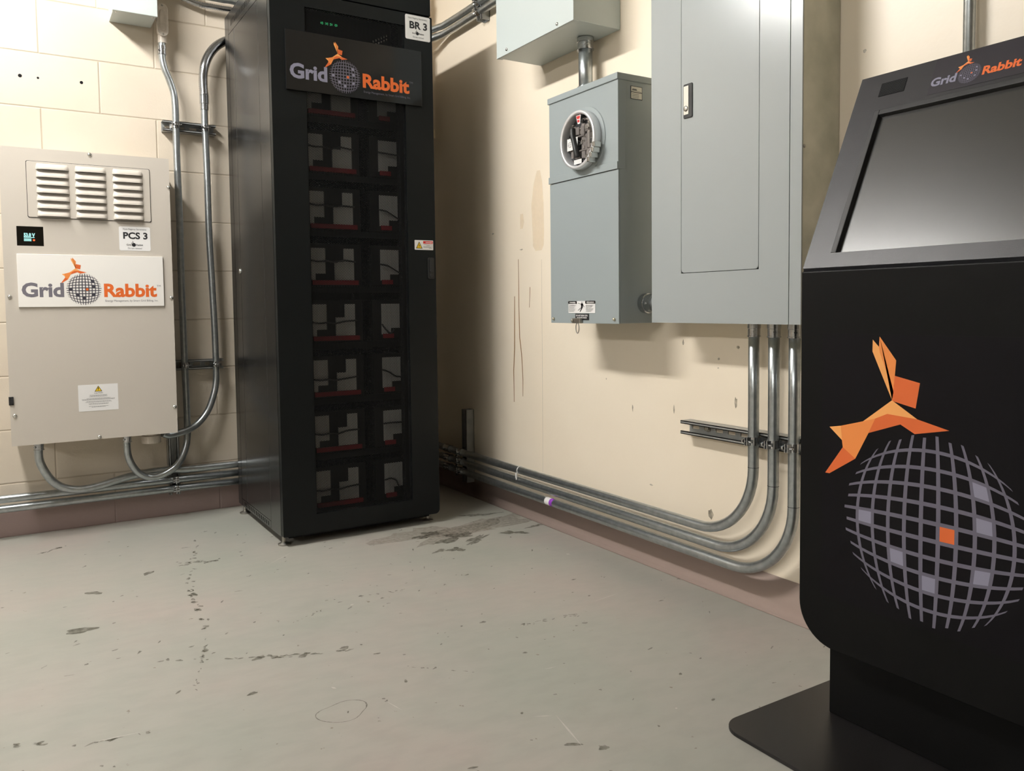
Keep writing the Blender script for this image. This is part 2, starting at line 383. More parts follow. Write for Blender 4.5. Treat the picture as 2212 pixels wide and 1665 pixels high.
def gr_logo(parent, fr, cx, cy, R, c, grid='greyink', rab='orange', lines=('darkink', 'orange', 'darkink'), tagm='greyink', mono=None, tagline=True):
    rabbit(parent, fr, cx, cy, R, c, mono)
    globe(parent, fr, cx, cy, R*1.0, c, lines, .062, 12)
    mb = MB(); text(mb, fr, 'Grid', cx-3.57*R, cx-1.17*R, cy-.465*R, .90*R, c, .035)
    obj('lettering', mb, grid, parent, label='lettering of the word Grid')
    mb = MB(); text(mb, fr, 'Rabbit', cx+1.20*R, cx+4.5*R, cy-.475*R, .86*R, c, .035)
    obj('lettering', mb, rab, parent, label='lettering of the word Rabbit')
    if tagline:
        mb = MB(); text(mb, fr, 'TM', cx+4.50*R, cx+4.76*R, cy+.18*R, .12*R, c)
        obj('trademark_sign', mb, tagm, parent); mb = MB()
        text(mb, fr, 'Energy Management, by Smart Grid Billing, Inc.', cx+1.26*R, cx+4.57*R, cy-.83*R, .13*R, c)
        obj('fine_print', mb, tagm, parent)
def mini_logo(mb, fr, cx, cy, R, c, mi=0):
    """small one-colour version of the emblem used on the stickers"""
    for _, pts in RABBIT: fr.poly(mb, [(cx+a*R, cy+b*R) for a, b in pts], c, mi)
    fr.poly(mb, [(cx+R*math.cos(t*PI/10), cy+R*math.sin(t*PI/10)) for t in range(20)], c, mi)
    text(mb, fr, 'Grid', cx-3.5*R, cx-1.2*R, cy-.45*R, .9*R, c, .02, mi)
    text(mb, fr, 'Rabbit', cx+1.2*R, cx+4.5*R, cy-.45*R, .9*R, c, .02, mi)

def arc(c, a, b, r, t0, t1, n=10):
    """points of an arc about c in the plane of unit vectors a, b"""
    c = Vector(c); a = Vector(a); b = Vector(b)
    return [tuple(c+(a*math.cos(t0+(t1-t0)*i/n)+b*math.sin(t0+(t1-t0)*i/n))*r) for i in range(n+1)]
def spline(pts, k=6):
    P = [Vector(p) for p in pts]; out = []
    for i in range(len(P)-1):
        p0 = P[max(i-1, 0)]; p1 = P[i]; p2 = P[i+1]; p3 = P[min(i+2, len(P)-1)]
        for j in range(k):
            t = j/k
            out.append(.5*((2*p1)+(-p0+p2)*t+(2*p0-5*p1+4*p2-p3)*t*t+(-p0+3*p1-3*p2+p3)*t*t*t))
    out.append(P[-1]); return [tuple(p) for p in out]

# ------------------------------------------------------------------ setting
X0, Y0 = -5.6, -2.6
struct('floor', MB().box(X0-.1, XW+.1, Y0-.1, YW+.1, -.12, 0), 'floor', at=(0, 0, -.12))
struct('ceiling', MB().box(X0-.1, XW+.1, Y0-.1, YW+.1, CEIL, CEIL+.1), 'ceil')
wl = struct('wall_left', MB().box(X0, XW, YW, YW+.15, 0, CEIL), 'block')
wr = struct('wall_right', MB().box(XW, XW+.15, Y0, YW+.15, 0, CEIL), 'wall')
struct('wall_far_side', MB().box(X0-.1, X0, Y0, YW, 0, CEIL), 'farwall')
struct('wall_back', MB().box(X0-.1, XW, Y0-.1, Y0, 0, CEIL), 'farwall')
# cove base on the right wall: tall back, curved foot
prof = [(0, .101), (.003, .101), (.004, .03), (.007, .016), (.014, .007), (.024, .003), (.030, .0006), (0, .0006)]
mb = MB(); poly = [(XW-a, Y0, b) for a, b in prof]
mb.prism(poly, (0, 0, 0), (0, YW-Y0, 0), 0, True)
struct('baseboard_right', mb, 'rubberbase')
mb = MB().box(X0, XW-.001, YW-.0015, YW, 0, .012)
# round drill holes in the block wall
for (px, r) in (((0.0763, 3.5790, 1.7356), .0055), ((0.1347, 3.5790, 1.7351), .0035), ((0.2807, 3.5790, 1.7373), .005)):
    struct('drill_hole', MB().lathe((px[0], YW-.0009, px[2]), (0, 1, 0), [(0, 0), (r*1.15, .0001), (r*1.2, .0008)], 14), 'blackgap', wl)

# stains and scuffs: irregular thin films with their own outlines
M['st_dark'] = stain('floor_dirt', srgb(88, 84, 68), .62)
M['st_mid'] = stain('floor_scuff', srgb(96, 92, 78), .55)
M['st_light'] = stain('pale_scratch', srgb(226, 222, 214), .7)
M['st_rust'] = stain('rust_run', srgb(150, 108, 52), .75)
M['st_tan'] = stain('tan_wash', srgb(226, 200, 160), .22)
M['st_pink'] = stain('bare_patch', srgb(150, 140, 126), .38)
FL = wfl = bpy.data.objects['floor']
def blob(mb, cx, cy, rx, ry, ang, rng, z=.0006, n=18, rough=.35, mi=0):
    ph = [rng.uniform(0, 6.28) for _ in range(4)]; pts = []
    for k in range(n):
        t = 2*PI*k/n; q = 1+rough*(math.sin(2*t+ph[0])*.4+math.sin(3*t+ph[1])*.35+math.sin(5*t+ph[2])*.3+rng.uniform(-.3, .3))
        x, y = rx*q*math.cos(t), ry*q*math.sin(t)
        pts.append((cx+x*math.cos(ang)-y*math.sin(ang), cy+x*math.sin(ang)+y*math.cos(ang), z))
    mb.add(pts, [list(range(n))], mi)
def fstain(name, m, x, y, rx, ry, ang, seed, rough=.35, n=22):
    mb = MB(); blob(mb, x, y, rx, ry, ang, random.Random(seed), rough=rough, n=n)
    return obj(name, mb, m, FL)
for i, (p, rx, ry, a) in enumerate((((0.1350, 2.4092, 0.0000), .036, .020, .1), ((0.1918, 2.7120, 0.0000), .026, .012, -.5), ((0.3591, 2.8205, 0.0000), .020, .012, .9),
        ((0.4306, 1.7950, 0.0000), .010, .007, .3), ((0.4924, 1.9729, 0.0000), .016, .010, .2), ((0.5871, 1.9265, 0.0000), .014, .009, .3),
        ((0.9027, 1.2391, 0.0000), .016, .006, -.5), ((0.9451, 1.1977, 0.0000), .010, .008, .3), ((1.0612, 1.8655, 0.0000), .009, .006, 0), ((1.7522, 1.7163, 0.0000), .010, .007, 0),
        ((1.7514, 1.8313, 0.0000), .014, .008, 0), ((0.4423, 2.5311, 0.0000), .010, .016, .2), ((0.6876, 1.9121, 0.0000), .012, .010, .2), ((0.3895, 2.0917, 0.0000), .010, .008, .6))):
    fstain('floor_stain', 'st_dark' if i < 4 else 'st_mid', p[0], p[1], rx, ry, a, 10+i)
# the spill beside the rack
rng = random.Random(5)
for (p, rx, ry, a, m) in (((1.3767, 2.7047, -0.0000), .20, .10, .25, 'st_pink'), ((1.5886, 2.7193, 0.0000), .20, .07, .3, 'st_pink'), ((1.3839, 2.6253, 0.0000), .075, .040, .2, 'st_dark'), ((1.3118, 2.7111, 0.0000), .05, .03, .1, 'st_dark'),
        ((1.3108, 2.4880, 0.0000), .030, .018, .1, 'st_dark'), ((1.2559, 2.5054, 0.0000), .025, .012, .1, 'st_mid'), ((1.5915, 2.5590, 0.0000), .040, .022, -.6, 'st_dark'),
        ((1.4333, 2.5558, 0.0000), .07, .018, .5, 'st_mid'), ((1.6144, 2.8565, 0.0000), .06, .02, -.2, 'st_mid'), ((1.7206, 2.5887, 0.0000), .04, .012, 0, 'st_mid')):
    fstain('water_stain', m, p[0], p[1], rx, ry, a, rng.randrange(999), rough=.8, n=40)
# ring left by a wet foot
mb = MB(); c = (0.5709, 1.6079, 0.0000)
ring = []
for k in range(36):
    t = 2*PI*k/36; q = 1+.18*math.sin(2*t+.6)+.08*math.sin(3*t)
    ring.append((c[0]+.052*q*math.cos(t+.2), c[1]+.045*q*math.sin(t)))
for k in range(36):
    a_, b_ = ring[k], ring[(k+1) % 36]; d = .0018 if k % 7 else .003
    f = lambda p, s: (c[0]+(p[0]-c[0])*s, c[1]+(p[1]-c[1])*s, .0006)
    mb.add([f(a_, 1), f(b_, 1), f(b_, 1-d/.05), f(a_, 1-d/.05)], [(0, 1, 2, 3)])
obj('ring_stain', mb, 'st_mid', FL)
# dashed scuff trails
mb = MB(); rng = random.Random(11)
def trail(pts, n, r0, r1, jit, elong=1.8):
    for k in range(n):
        t = rng.random()*(len(pts)-1.0001); i = int(t); u = t-i
        x = pts[i][0]*(1-u)+pts[i+1][0]*u+rng.gauss(0, jit); y = pts[i][1]*(1-u)+pts[i+1][1]*u+rng.gauss(0, jit)
        d = math.atan2(pts[i+1][1]-pts[i][1], pts[i+1][0]-pts[i][0]); r = rng.uniform(r0, r1)
        blob(mb, x, y, r*min(elong, 2.2)*rng.uniform(.6, 1), r*rng.uniform(.5, .9), d+rng.gauss(0, .5), rng, .0005+.0002*rng.random(), 9, .5)
trail([(0.5683, 3.1408, 0.0000), (0.4903, 2.8059, 0.0000), (0.4515, 2.6172, 0.0000), (0.4360, 2.4621, 0.0000), (0.4223, 2.2270, 0.0000)], 46, .003, .008, .006)
trail([(0.4145, 2.1883, 0.0000), (0.3849, 2.0850, 0.0000), (0.3600, 2.0018, 0.0000), (0.3212, 1.8613, 0.0000)], 18, .002, .005, .003)
trail([(0.4493, 2.8624, -0.0000), (0.5780, 2.8358, 0.0000)], 22, .003, .008, .012)
trail([(0.2883, 2.0852, 0.0000), (0.4931, 1.9756, 0.0000), (0.6145, 1.9212, 0.0000), (0.7422, 1.8762, 0.0000)], 34, .002, .007, .004, 3)
trail([(0.6103, 2.1405, 0.0000), (0.8331, 2.2435, 0.0000), (0.9832, 2.2140, 0.0000)], 22, .0015, .004, .004, 4)
trail([(0.0579, 3.2602, 0.0000), (0.1547, 3.3282, 0.0000)], 12, .004, .008, .003)
trail([(1.1280, 1.7910, 0.0000), (1.2417, 1.7813, 0.0000), (1.3249, 1.7663, 0.0000)], 20, .0015, .004, .004, 4)
trail([(0.1032, 1.7580, 0.0000), (0.2187, 1.7410, 0.0000)], 10, .002, .005, .003, 6)
trail([(-0.0285, 1.8394, 0.0000), (0.0415, 1.8021, 0.0000)], 7, .003, .006, .003, 4)
trail([(0.7760, 1.7290, 0.0000), (0.8906, 1.6190, 0.0000)], 10, .0015, .003, .002, 5)
for k in range(230):
    x = rng.uniform(-.35, 1.7); y = rng.uniform(1.05, 3.3)
    if x > 1.1 and y < 1.2: continue
    blob(mb, x, y, rng.uniform(.0015, .006)*rng.choice((1, 1, 2)), rng.uniform(.0012, .004), rng.uniform(-.3, 1.2), rng, .0006, 8, .5)
o = obj('scuff_marks', mb, 'st_mid', FL); o['kind'] = 'stuff'
mb = MB()
def scr(a, b, w):
    a = Vector(a[:2]); b = Vector(b[:2]); d = (b-a).normalized(); n = Vector((-d.y, d.x))*w/2; m_ = (a+b)/2
    mb.add([(a.x, a.y, .0007), (m_.x-n.x, m_.y-n.y, .0007), (b.x, b.y, .0007), (m_.x+n.x, m_.y+n.y, .0007)], [(0, 1, 2, 3)])
scr((0.9398, 1.3513, 0.0000), (0.9123, 1.2191, 0.0000), .0045); scr((0.8952, 1.3713, 0.0000), (0.9336, 1.3508, 0.0000), .003); scr((0.6659, 1.6012, 0.0000), (0.6794, 1.5418, 0.0000), .003)
scr((1.0386, 1.5393, 0.0000), (1.0716, 1.5353, 0.0000), .003); scr((0.1035, 1.7618, -0.0000), (0.2028, 1.7513, 0.0000), .003); scr((0.5881, 1.7287, 0.0000), (0.5956, 1.7133, 0.0000), .006)
scr((1.6021, 2.2340, 0.0000), (1.6092, 2.2167, 0.0000), .012); scr((0.8043, 2.1826, 0.0000), (0.8197, 2.1898, 0.0000), .007); scr((1.1678, 1.2377, 0.0000), (1.1699, 1.2316, 0.0000), .006)
scr((0.7008, 2.6822, 0.0000), (0.8382, 2.7999, 0.0000), .003); scr((1.4001, 1.8220, -0.0000), (1.5148, 1.8365, 0.0000), .003)
obj('pale_scratches', mb, 'st_light', FL)
# crumb and paper bits lying on the floor
# wall marks
def wstrip(name, m, pts, w):
    """thin run on the right wall following (y, z) points"""
    mb = MB(); x = XW-.0006; q = []
    for i, (y, z) in enumerate(pts):
        ww = w*(.25, .7, 1, .95, .9, .5)[min(i, 5)] if len(pts) > 3 and w > .05 else w*(.35+.65*math.sin(PI*min(1, (i+.6)/len(pts))))
        q.append((y-ww/2, z, y+ww/2))
    for i in range(len(q)-1):
        mb.add([(x, q[i][0], q[i][1]), (x, q[i][2], q[i][1]), (x, q[i+1][2], q[i+1][1]), (x, q[i+1][0], q[i+1][1])], [(0, 1, 2, 3)])
    return obj(name, mb, m, wr)
YZ = lambda p: (p[1], p[2])
wstrip('rust_drip', 'st_rust', [YZ(p) for p in ((1.7760, 2.8202, 0.8928), (1.7760, 2.8226, 0.7788), (1.7760, 2.8246, 0.6833), (1.7760, 2.8338, 0.5870), (1.7760, 2.8329, 0.4560))], .007)
wstrip('rust_drip', 'st_rust', [YZ(p) for p in ((1.7760, 2.7888, 1.0425), (1.7760, 2.7891, 0.8546), (1.7760, 2.7847, 0.7226), (1.7760, 2.7720, 0.6569), (1.7760, 2.7636, 0.5534), (1.7760, 2.7650, 0.4852))], .006)
wstrip('rust_drip', 'st_rust', [YZ(p) for p in ((1.7760, 2.7052, 0.9277), (1.7760, 2.7101, 0.8467))], .004)
wstrip('tan_wash', 'st_tan', [YZ(p) for p in ((1.7760, 2.6379, 1.3776), (1.7760, 2.6419, 1.3301), (1.7760, 2.6466, 1.2502), (1.7760, 2.6420, 1.1422), (1.7760, 2.6429, 1.0884), (1.7760, 2.6400, 1.0684))], .085)
wstrip('tan_wash', 'st_tan', [YZ(p) for p in ((1.7760, 2.7608, 1.2225), (1.7760, 2.7580, 1.1890), (1.7760, 2.7620, 1.1635))], .03)
wstrip('panel_seam', 'st_tan', [YZ(p) for p in ((1.7760, 2.6212, 1.0331), (1.7760, 2.6220, 0.5998), (1.7760, 2.6255, 0.1962))], .004)
mb = MB(); rng = random.Random(3)
for p, ry, rz in (((1.7760, 2.9887, 1.1617), .009, .004), ((1.7760, 2.7671, 1.0803), .012, .003), ((1.7760, 1.6969, 0.6901), .004, .004), ((1.7760, 1.6986, 0.6627), .004, .003), ((1.7760, 2.0837, 0.5077), .003, .014),
                  ((1.7760, 1.9924, 0.2618), .008, .003), ((1.7760, 1.6304, 0.5664), .006, .018), ((1.7760, 1.6225, 0.7269), .006, .006), ((1.7760, 1.8447, 0.7332), .004, .010), ((1.7760, 1.8858, 0.5201), .003, .014),
                  ((1.7760, 2.2240, 0.5947), .003, .003), ((1.7760, 1.7288, 0.2212), .012, .016), ((1.7760, 1.4802, 0.3577), .006, .01), ((1.7760, 1.2304, 1.4537), .005, .005)):
    n = 10; mb.add([(XW-.0006, p[1]+ry*math.cos(2*PI*k/n)*rng.uniform(.6, 1.2), p[2]+rz*math.sin(2*PI*k/n)*rng.uniform(.6, 1.2)) for k in range(n)], [list(range(n))])
obj('wall_scuffs', mb, 'st_mid', wr)

# lamps hanging just under the ceiling (out of the photo, they light it)
for i, (x, y, z, ln, pw) in enumerate(LAMPS):
    t = thing('ceiling_light', ['white fluorescent strip light hung over the power cabinet and the rack', 'long white fluorescent strip light at the far side of the room'][i], 'light', (x, y, z))
    obj('lamp_housing', MB().box(x-.10, x+.10, y-ln/2-.03, y+ln/2+.03, z+.03, z+.09), 'label', t, .004)
    for q in (-1, 1): obj('hanger', MB().tube([(x, y+q*ln/3, z+.09), (x, y+q*ln/3, CEIL)], .003, 8), 'steel', t)
    tm = mat('lamp_tube_%d' % i, (1, 1, 1, 1), .5, emis=(LCOL+(1,), pw))
    for q in (-1, 1): obj('lamp_tube', MB().tube([(x+q*.05, y-ln/2, z), (x+q*.05, y+ln/2, z)], .019, 12), tm, t)

# ------------------------------------------------------------------ generic hardware
def screw(mb, c, axis, r=.006, h=.004, mi=0):
    mb.lathe(c, axis, [(r, 0), (r, h*.3), (r*.85, h*.75), (r*.45, h), (0, h)], 16, mi, True)
def conduit(name, pts, r, label, group=None, couplings=(), m='emt', extra=None):
    base = min(pts, key=lambda p: p[2])
    t = thing(name, label, 'pipe', base, group)
    obj('pipe', MB().tube(pts, r, 20), m, t)
    for (c, ax, ln) in couplings:
        c = Vector(c); ax = Vector(ax).normalized(); mb = MB()
        mb.lathe(c, ax, [(r, 0), (r*1.22, .0), (r*1.22, ln*.35), (r*1.13, ln*.38), (r*1.13, ln*.9), (r*1.25, ln*.92), (r*1.25, ln), (r, ln)], 20, 0, False)
        sd = ax.cross(Vector((0, 0, 1))) if abs(ax.z) < .9 else Vector((-1, -1, 0)).normalized()
        sd.normalize(); mb.lathe(c+ax*ln*.6+sd*r*1.1, sd, [(.004, 0), (.004, .005), (0, .005)], 10)
        obj('coupling', mb, 'zinc', t)
    return t
def channel(parent_or_none, name, O, along, out, width, length, label=None, depth=.041, lipw=.0095, th=.0025, slots=True, group=None, skip=None):
    """slotted strut channel: O = centre line start on the wall, along/out unit vectors"""
    A = Vector(along); N = Vector(out); B = A.cross(N); O = Vector(O); h = width/2; mb = MB()
    def bx(a0, a1, b0, b1, c0, c1):
        v = [O+A*a+B*b+N*c for a in (a0, a1) for b in (b0, b1) for c in (c0, c1)]
        mb.add(v, [(0, 1, 3, 2), (4, 6, 7, 5), (0, 4, 5, 1), (2, 3, 7, 6), (0, 2, 6, 4), (1, 5, 7, 3)])
    if slots:
        p = .048; k = 0; a = 0.012; bx(0, a, -h, h, 0, th)
        while a < length-1e-4:
            e = min(a+.028, length); bx(a, e, -h, -.007, 0, th); bx(a, e, .007, h, 0, th)
            f = min(e+.020, length)
            if f > e: bx(e, f, -h, h, 0, th)
            a = f
    else: bx(0, length, -h, h, 0, th)
    for s in (-1, 1):
        bx(0, length, s*(h-th), s*h, 0, depth); bx(0, length, s*(h-lipw), s*h, depth-th, depth); bx(0, length, s*(h-lipw), s*(h-lipw+th), depth-.008, depth)
    bmf = mb
    return bmf
def clamp_mb(c, axis, out, r, w=.022):
    """two-piece pipe strap around a pipe with its bolt standing out"""
    A = Vector(axis).normalized(); N = Vector(out).normalized(); B = A.cross(N); c = Vector(c); mb = MB()
    R = r+.0022
    mb.lathe(c-A*w/2, A, [(r+.0003, 0), (R, 0), (R, w), (r+.0003, w)], 22, 0, False)
    for s in (-1, 1):   # ears that meet in front of the pipe
        q = [c+N*(R-.001)+B*(s*.003)-A*w/2, c+N*(R+.014)+B*(s*.003)-A*w/2, c+N*(R+.014)+B*(s*.0055)-A*w/2, c+N*(R-.001)+B*(s*.0055)-A*w/2]
        mb.prism([tuple(x) for x in q], (0, 0, 0), A*w)
        mb.add([tuple(c+B*(s*R*.95)-A*w/2-N*0.004), tuple(c+B*(s*(R+.004))-A*w/2-N*(r+.013)), tuple(c+B*(s*(R+.004))+A*w/2-N*(r+.013)), tuple(c+B*(s*R*.95)+A*w/2-N*.004)], [(0, 1, 2, 3)])
    mb.tube([c+N*(R+.008)-B*.016, c+N*(R+.008)+B*.018], .0028, 8)
    mb.lathe(c+N*(R+.008)-B*.011, -B, [(.006, 0), (.006, .005), (0, .005)], 6)
    return mb

# ------------------------------------------------------------------ power cabinet on the block wall
px0, px1, pz0, pz1, PF = -.003, .556, .371, 1.437, 3.390
PB = Fr((0, PF, 0), (1, 0, 0), (0, 0, 1))       # its normal points to the room (-Y)
t = thing('power_cabinet', 'beige grey wall-mounted power cabinet with louvres, display window and white logo board', 'cabinet', ((px0+px1)/2, YW, pz0))
mb = MB().box(px0+.012, px1-.010, PF+.040, YW-.001, pz0+.014, pz1-.008)
mb.box(px0+.012, px0+.016, PF+.002, PF+.04, pz0+.014, pz1-.008).box(px1-.014, px1-.010, PF+.002, PF+.04, pz0+.014, pz1-.008)
mb.box(px0+.012, px1-.010, PF+.002, PF+.04, pz0+.014, pz0+.018).box(px0+.012, px1-.010, PF+.002, PF+.04, pz1-.012, pz1-.008)
obj('cabinet_body', mb, 'pcs', t)
# front cover with an opening for the display
wx0, wx1, wz0, wz1 = 0.0407, 0.1239, 1.0885, 1.1580
mb = MB()
for a in ((px0, wx0, pz0, pz1), (wx1, px1, pz0, pz1), (wx0, wx1, pz0, wz0), (wx0, wx1, wz1, pz1)):
    mb.box(a[0], a[1], PF-.002, PF+.0015, a[2], a[3])
cover = obj('front_cover', mb, 'pcs', t)
# louvred vent plate
vx0, vx1, vz0, vz1 = 0.0788, 0.4846, 1.1913, 1.3905
vt = obj('vent_plate', PB.rect(MB(), vx0, vx1, vz0, vz1, .0022, .0052, r=.006), 'pcs', t, .0008)
gap = obj('vent_plate_gap', PB.rect(MB(), vx0-.0016, vx1+.0016, vz0-.0016, vz1+.0016, .0018, .0026, r=.006), 'blackgap', t)
def louvre(cx, cz, w, h):
    """pressed hood, open underneath"""
    mb = MB(); n = 8; k = 7; rows = []
    for j in range(k+1):
        s = j/k; z = cz+h/2-h*s; d = .0125*math.sin(min(1, s*1.12)*PI/2)**.8
        row = []
        for i in range(2*n+1):
            u = -1+i/n; e = 1-abs(u)**8*.95; e *= 1
            x = cx+u*w/2*(.90+.10*math.sin(PI*min(1, s+.1)/2))
            row.append((x, PF-.0054-d*e*(1 if abs(u) < .999 else 0), z))
        rows.append(row)
    base = len(mb.v)
    vs = [p for r in rows for p in r]; m_ = 2*n+1
    fs = [(j*m_+i, (j+1)*m_+i, (j+1)*m_+i+1, j*m_+i+1) for j in range(k) for i in range(m_-1)]
    mb.add(vs, fs, 0, True)
    b = [(p[0], PF-.0053, p[2]) for p in rows[-1]]
    mb.add(rows[-1]+b, [(i, i+1, m_+i+1, m_+i) for i in range(m_-1)], 1, False)
    return mb
for j in range(7):
    for (pa, pb) in ((76, 150), (160, 231), (241, 309)):
        # column edges taken in metres along the cover
        xa = {76: 0.1074, 160: 0.2310, 241: 0.3555}[pa]
        xb = {150: 0.2130, 231: 0.3351, 309: 0.4610}[pb]
        zt = 1.3883-.004; zb = 1.1953
        pitch = (zt-zb-.022)/6
        obj('louvre', louvre((xa+xb)/2, zt-.011-pitch*j, xb-xa, .021), ['pcs', 'blackgap'], vt)
# display behind the window
dsp = obj('display_unit', MB().box(wx0-.004, wx1+.004, PF+.022, PF+.03, wz0-.004, wz1+.004).box(wx0+.016, wx1-.020, PF+.014, PF+.022, wz0, wz0+.052), 'rackin', t)
mb = MB(); F2 = Fr((0, PF+.0138, 0), (1, 0, 0), (0, 0, 1))
text(mb, F2, '53.0 V', wx0+.022, wx1-.026, wz0+.034, .013, 0, .05)
F2.poly(mb, [(wx0+.022, wz0+.030), (wx1-.028, wz0+.030), (wx1-.028, wz0+.0325), (wx0+.022, wz0+.0325)], 0)
for q in range(3): F2.poly(mb, [(wx0+.022, wz0+.018+q*.0035), (wx1-.038, wz0+.018+q*.0035), (wx1-.038, wz0+.0203+q*.0035), (wx0+.022, wz0+.0203+q*.0035)], 0)
obj('lit_readout', mb, 'lcd', dsp)
mb = MB().lathe((wx1-.030, PF+.0138, wz0+.022), (0, -1, 0), [(.0038, 0), (.0038, .0004), (0, .0004)], 14)
obj('red_icon', mb, 'lcdred', dsp)
obj('display_window', MB().box(wx0, wx1, PF-.0012, PF-.0002, wz0, wz1), 'window', t)
for p in ((0.2824, 3.3900, 1.4299), (0.5525, 3.3900, 1.3276), (0.5489, 3.3900, 0.9009), (0.5471, 3.3900, 0.4737), (0.2793, 3.3900, 0.3798), (0.0106, 3.3900, 0.4805), (0.0114, 3.3900, 0.9063)):
    mb = MB(); mb.lathe((p[0], PF-.002, p[2]), (0, -1, 0), [(.0075, 0), (.0075, .001), (.006, .0035), (.003, .0052), (0, .0056)], 18, 0, True)
    obj('screw', mb, 'steel', t)
p = (0.0055, 3.3900, 0.5343)
obj('side_latch', MB().box(px0-.003, px0+.012, PF-.006, PF+.004, p[2]-.015, p[2]+.015).box(px0+.006, px0+.012, PF-.009, PF-.004, p[2]-.009, p[2]+.009), 'rubber', t, .001)
# caution label
l = obj('caution_label', PB.rect(MB(), .214, .348, .479, .578, .0022, .0026, r=.002), 'label', t)
PC = Fr((.281, PF-.0026, .5285), (1, 0, 0), (0, 0, 1)); mb = MB()
PC.poly(mb, [(-.0125, .0225), (.0135, .0225), (.0005, .0445)], .0002, 1); PC.poly(mb, [(-.0095, .0243), (.0105, .0243), (.0005, .0412)], .0003, 0)
PC.poly(mb, [(-.0006, .030), (.0016, .030), (.0022, .038), (-.0012, .038)], .0004, 1); PC.poly(mb, [(-.0006, .0262), (.0016, .0262), (.0016, .0282), (-.0006, .0282)], .0004, 1)
obj('warning_triangle', mb, ['yellow', 'ink'], l)
mb = MB(); text(mb, PC, 'CAUTION', -.014, .015, .0148, .0045, .0002, .02)
for (w, z) in ((.030, .009), (.027, .0062), (.031, .0034), (.040, -.003), (.056, -.0058), (.054, -.0086), (.041, -.0142), (.044, -.017), (.034, -.0225), (.032, -.0253), (.033, -.033), (.024, -.0358)):
    x = -w
    rr = random.Random(int(w*1e4+z*1e5))
    while x < w:
        q = rr.uniform(.003, .008); PC.poly(mb, [(x, z), (min(x+q, w), z), (min(x+q, w), z+.0012), (x, z+.0012)], .0002); x += q+.0009
obj('fine_print', mb, 'greyline', l)
# PCS 3 sticker
lx0, lx1, lz0, lz1 = .3715, .4805, 1.080, 1.1705
l = obj('name_label', PB.rect(MB(), lx0, lx1, lz0, lz1, .0022, .0026, r=.006), 'label', t, label='white name sticker reading PCS 3')
PL = Fr((lx0, PF-.0026, lz0), (1, 0, 0), (0, 0, 1)); w = lx1-lx0; h = lz1-lz0; mb = MB()
text(mb, PL, 'PCS 3', w*.13, w*.91, h*.50, h*.27, .0002, .035); text(mb, PL, 'Hyatt Regency Sacramento', w*.13, w*.88, h*.865, h*.065, .0002)
text(mb, PL, 'Do not remove!', w*.27, w*.72, h*.07, h*.07, .0002); mini_logo(mb, PL, w*.46, h*.245, w*.066, .0002)
obj('lettering', mb, 'ink', l)
# big logo board
bx0, bx1, bz0, bz1 = .0375, .5215, .869, 1.059
sg = obj('logo_board', PB.rect(MB(), bx0, bx1, bz0, bz1, .0022, .0082), 'white', t, .0008, label='white logo board with grey and orange lettering')
PS_ = Fr(((bx0+.209), PF-.0082, bz0+.064), (1, 0, 0), (0, 0, 1))
gr_logo(sg, PS_, 0, 0, .0555, .0003)

# ------------------------------------------------------------------ junction box at the top left
jx0, jx1 = .385, .537; jz = 1.986
JF = 3.4216
t = thing('junction_box', 'pale grey junction box at the top edge of the block wall', 'box', ((jx0+jx1)/2, YW, jz))
obj('box_body', MB().box(jx0, jx1, JF+.012, YW-.001, jz, jz+.21), 'greyl', t, .002)
obj('box_lid', MB().box(jx0-.003, jx1+.003, JF, JF+.016, jz-.003, jz+.213), 'greyl', t, .0015)
for a in (jx0+.012, jx1-.012):
    mb = MB(); screw(mb, (a, JF+.024, jz), (0, 0, -1), .0035, .003); obj('screw', mb, 'steel', t)

# ------------------------------------------------------------------ conduits on the block wall
RP = .0147; YP = 3.524
# conduit with an inspection fitting on top
pts = [(0.3808, 3.4500, 0.3587), (0.3796, 3.4550, 0.3053), (0.3902, 3.4600, 0.2596), (0.4134, 3.4700, 0.2185), (0.4402, 3.4750, 0.1959), (0.4675, 3.4780, 0.1865), (0.5061, 3.4820, 0.1905), (0.5493, 3.4860, 0.2112), (0.5795, 3.4920, 0.2410), (0.5999, 3.5000, 0.2796), (0.6122, 3.5100, 0.3287), (0.6158, 3.5220, 0.4037), (0.6158, 3.5240, 0.4764)]
pts = [(pts[0][0], 3.45, .385)]+pts[1:]
up = [(0.6136, 3.5240, 0.6371), (0.6113, 3.5240, 1.0158), (0.6125, 3.5240, 1.2203), (0.6100, 3.5240, 1.4473), (0.6103, 3.5240, 1.5972), (0.6102, 3.5240, 1.6764), (0.6058, 3.5240, 1.7273), (0.5916, 3.5240, 1.7750), (0.5756, 3.5240, 1.8165), (0.5676, 3.5240, 1.8608), (0.5679, 3.5240, 1.9226), (0.5682, 3.5240, 1.9589)]
conduit('conduit', spline(pts+up, 6), .0135, 'bent steel conduit from the inspection fitting down to a U-bend under the power cabinet', 'bent conduits on the block wall',
        [((pts[0][0], 3.45, .371), (0, 0, -1), .030), ((up[-2][0], YP, 1.905), (0, 0, -1), .034)])
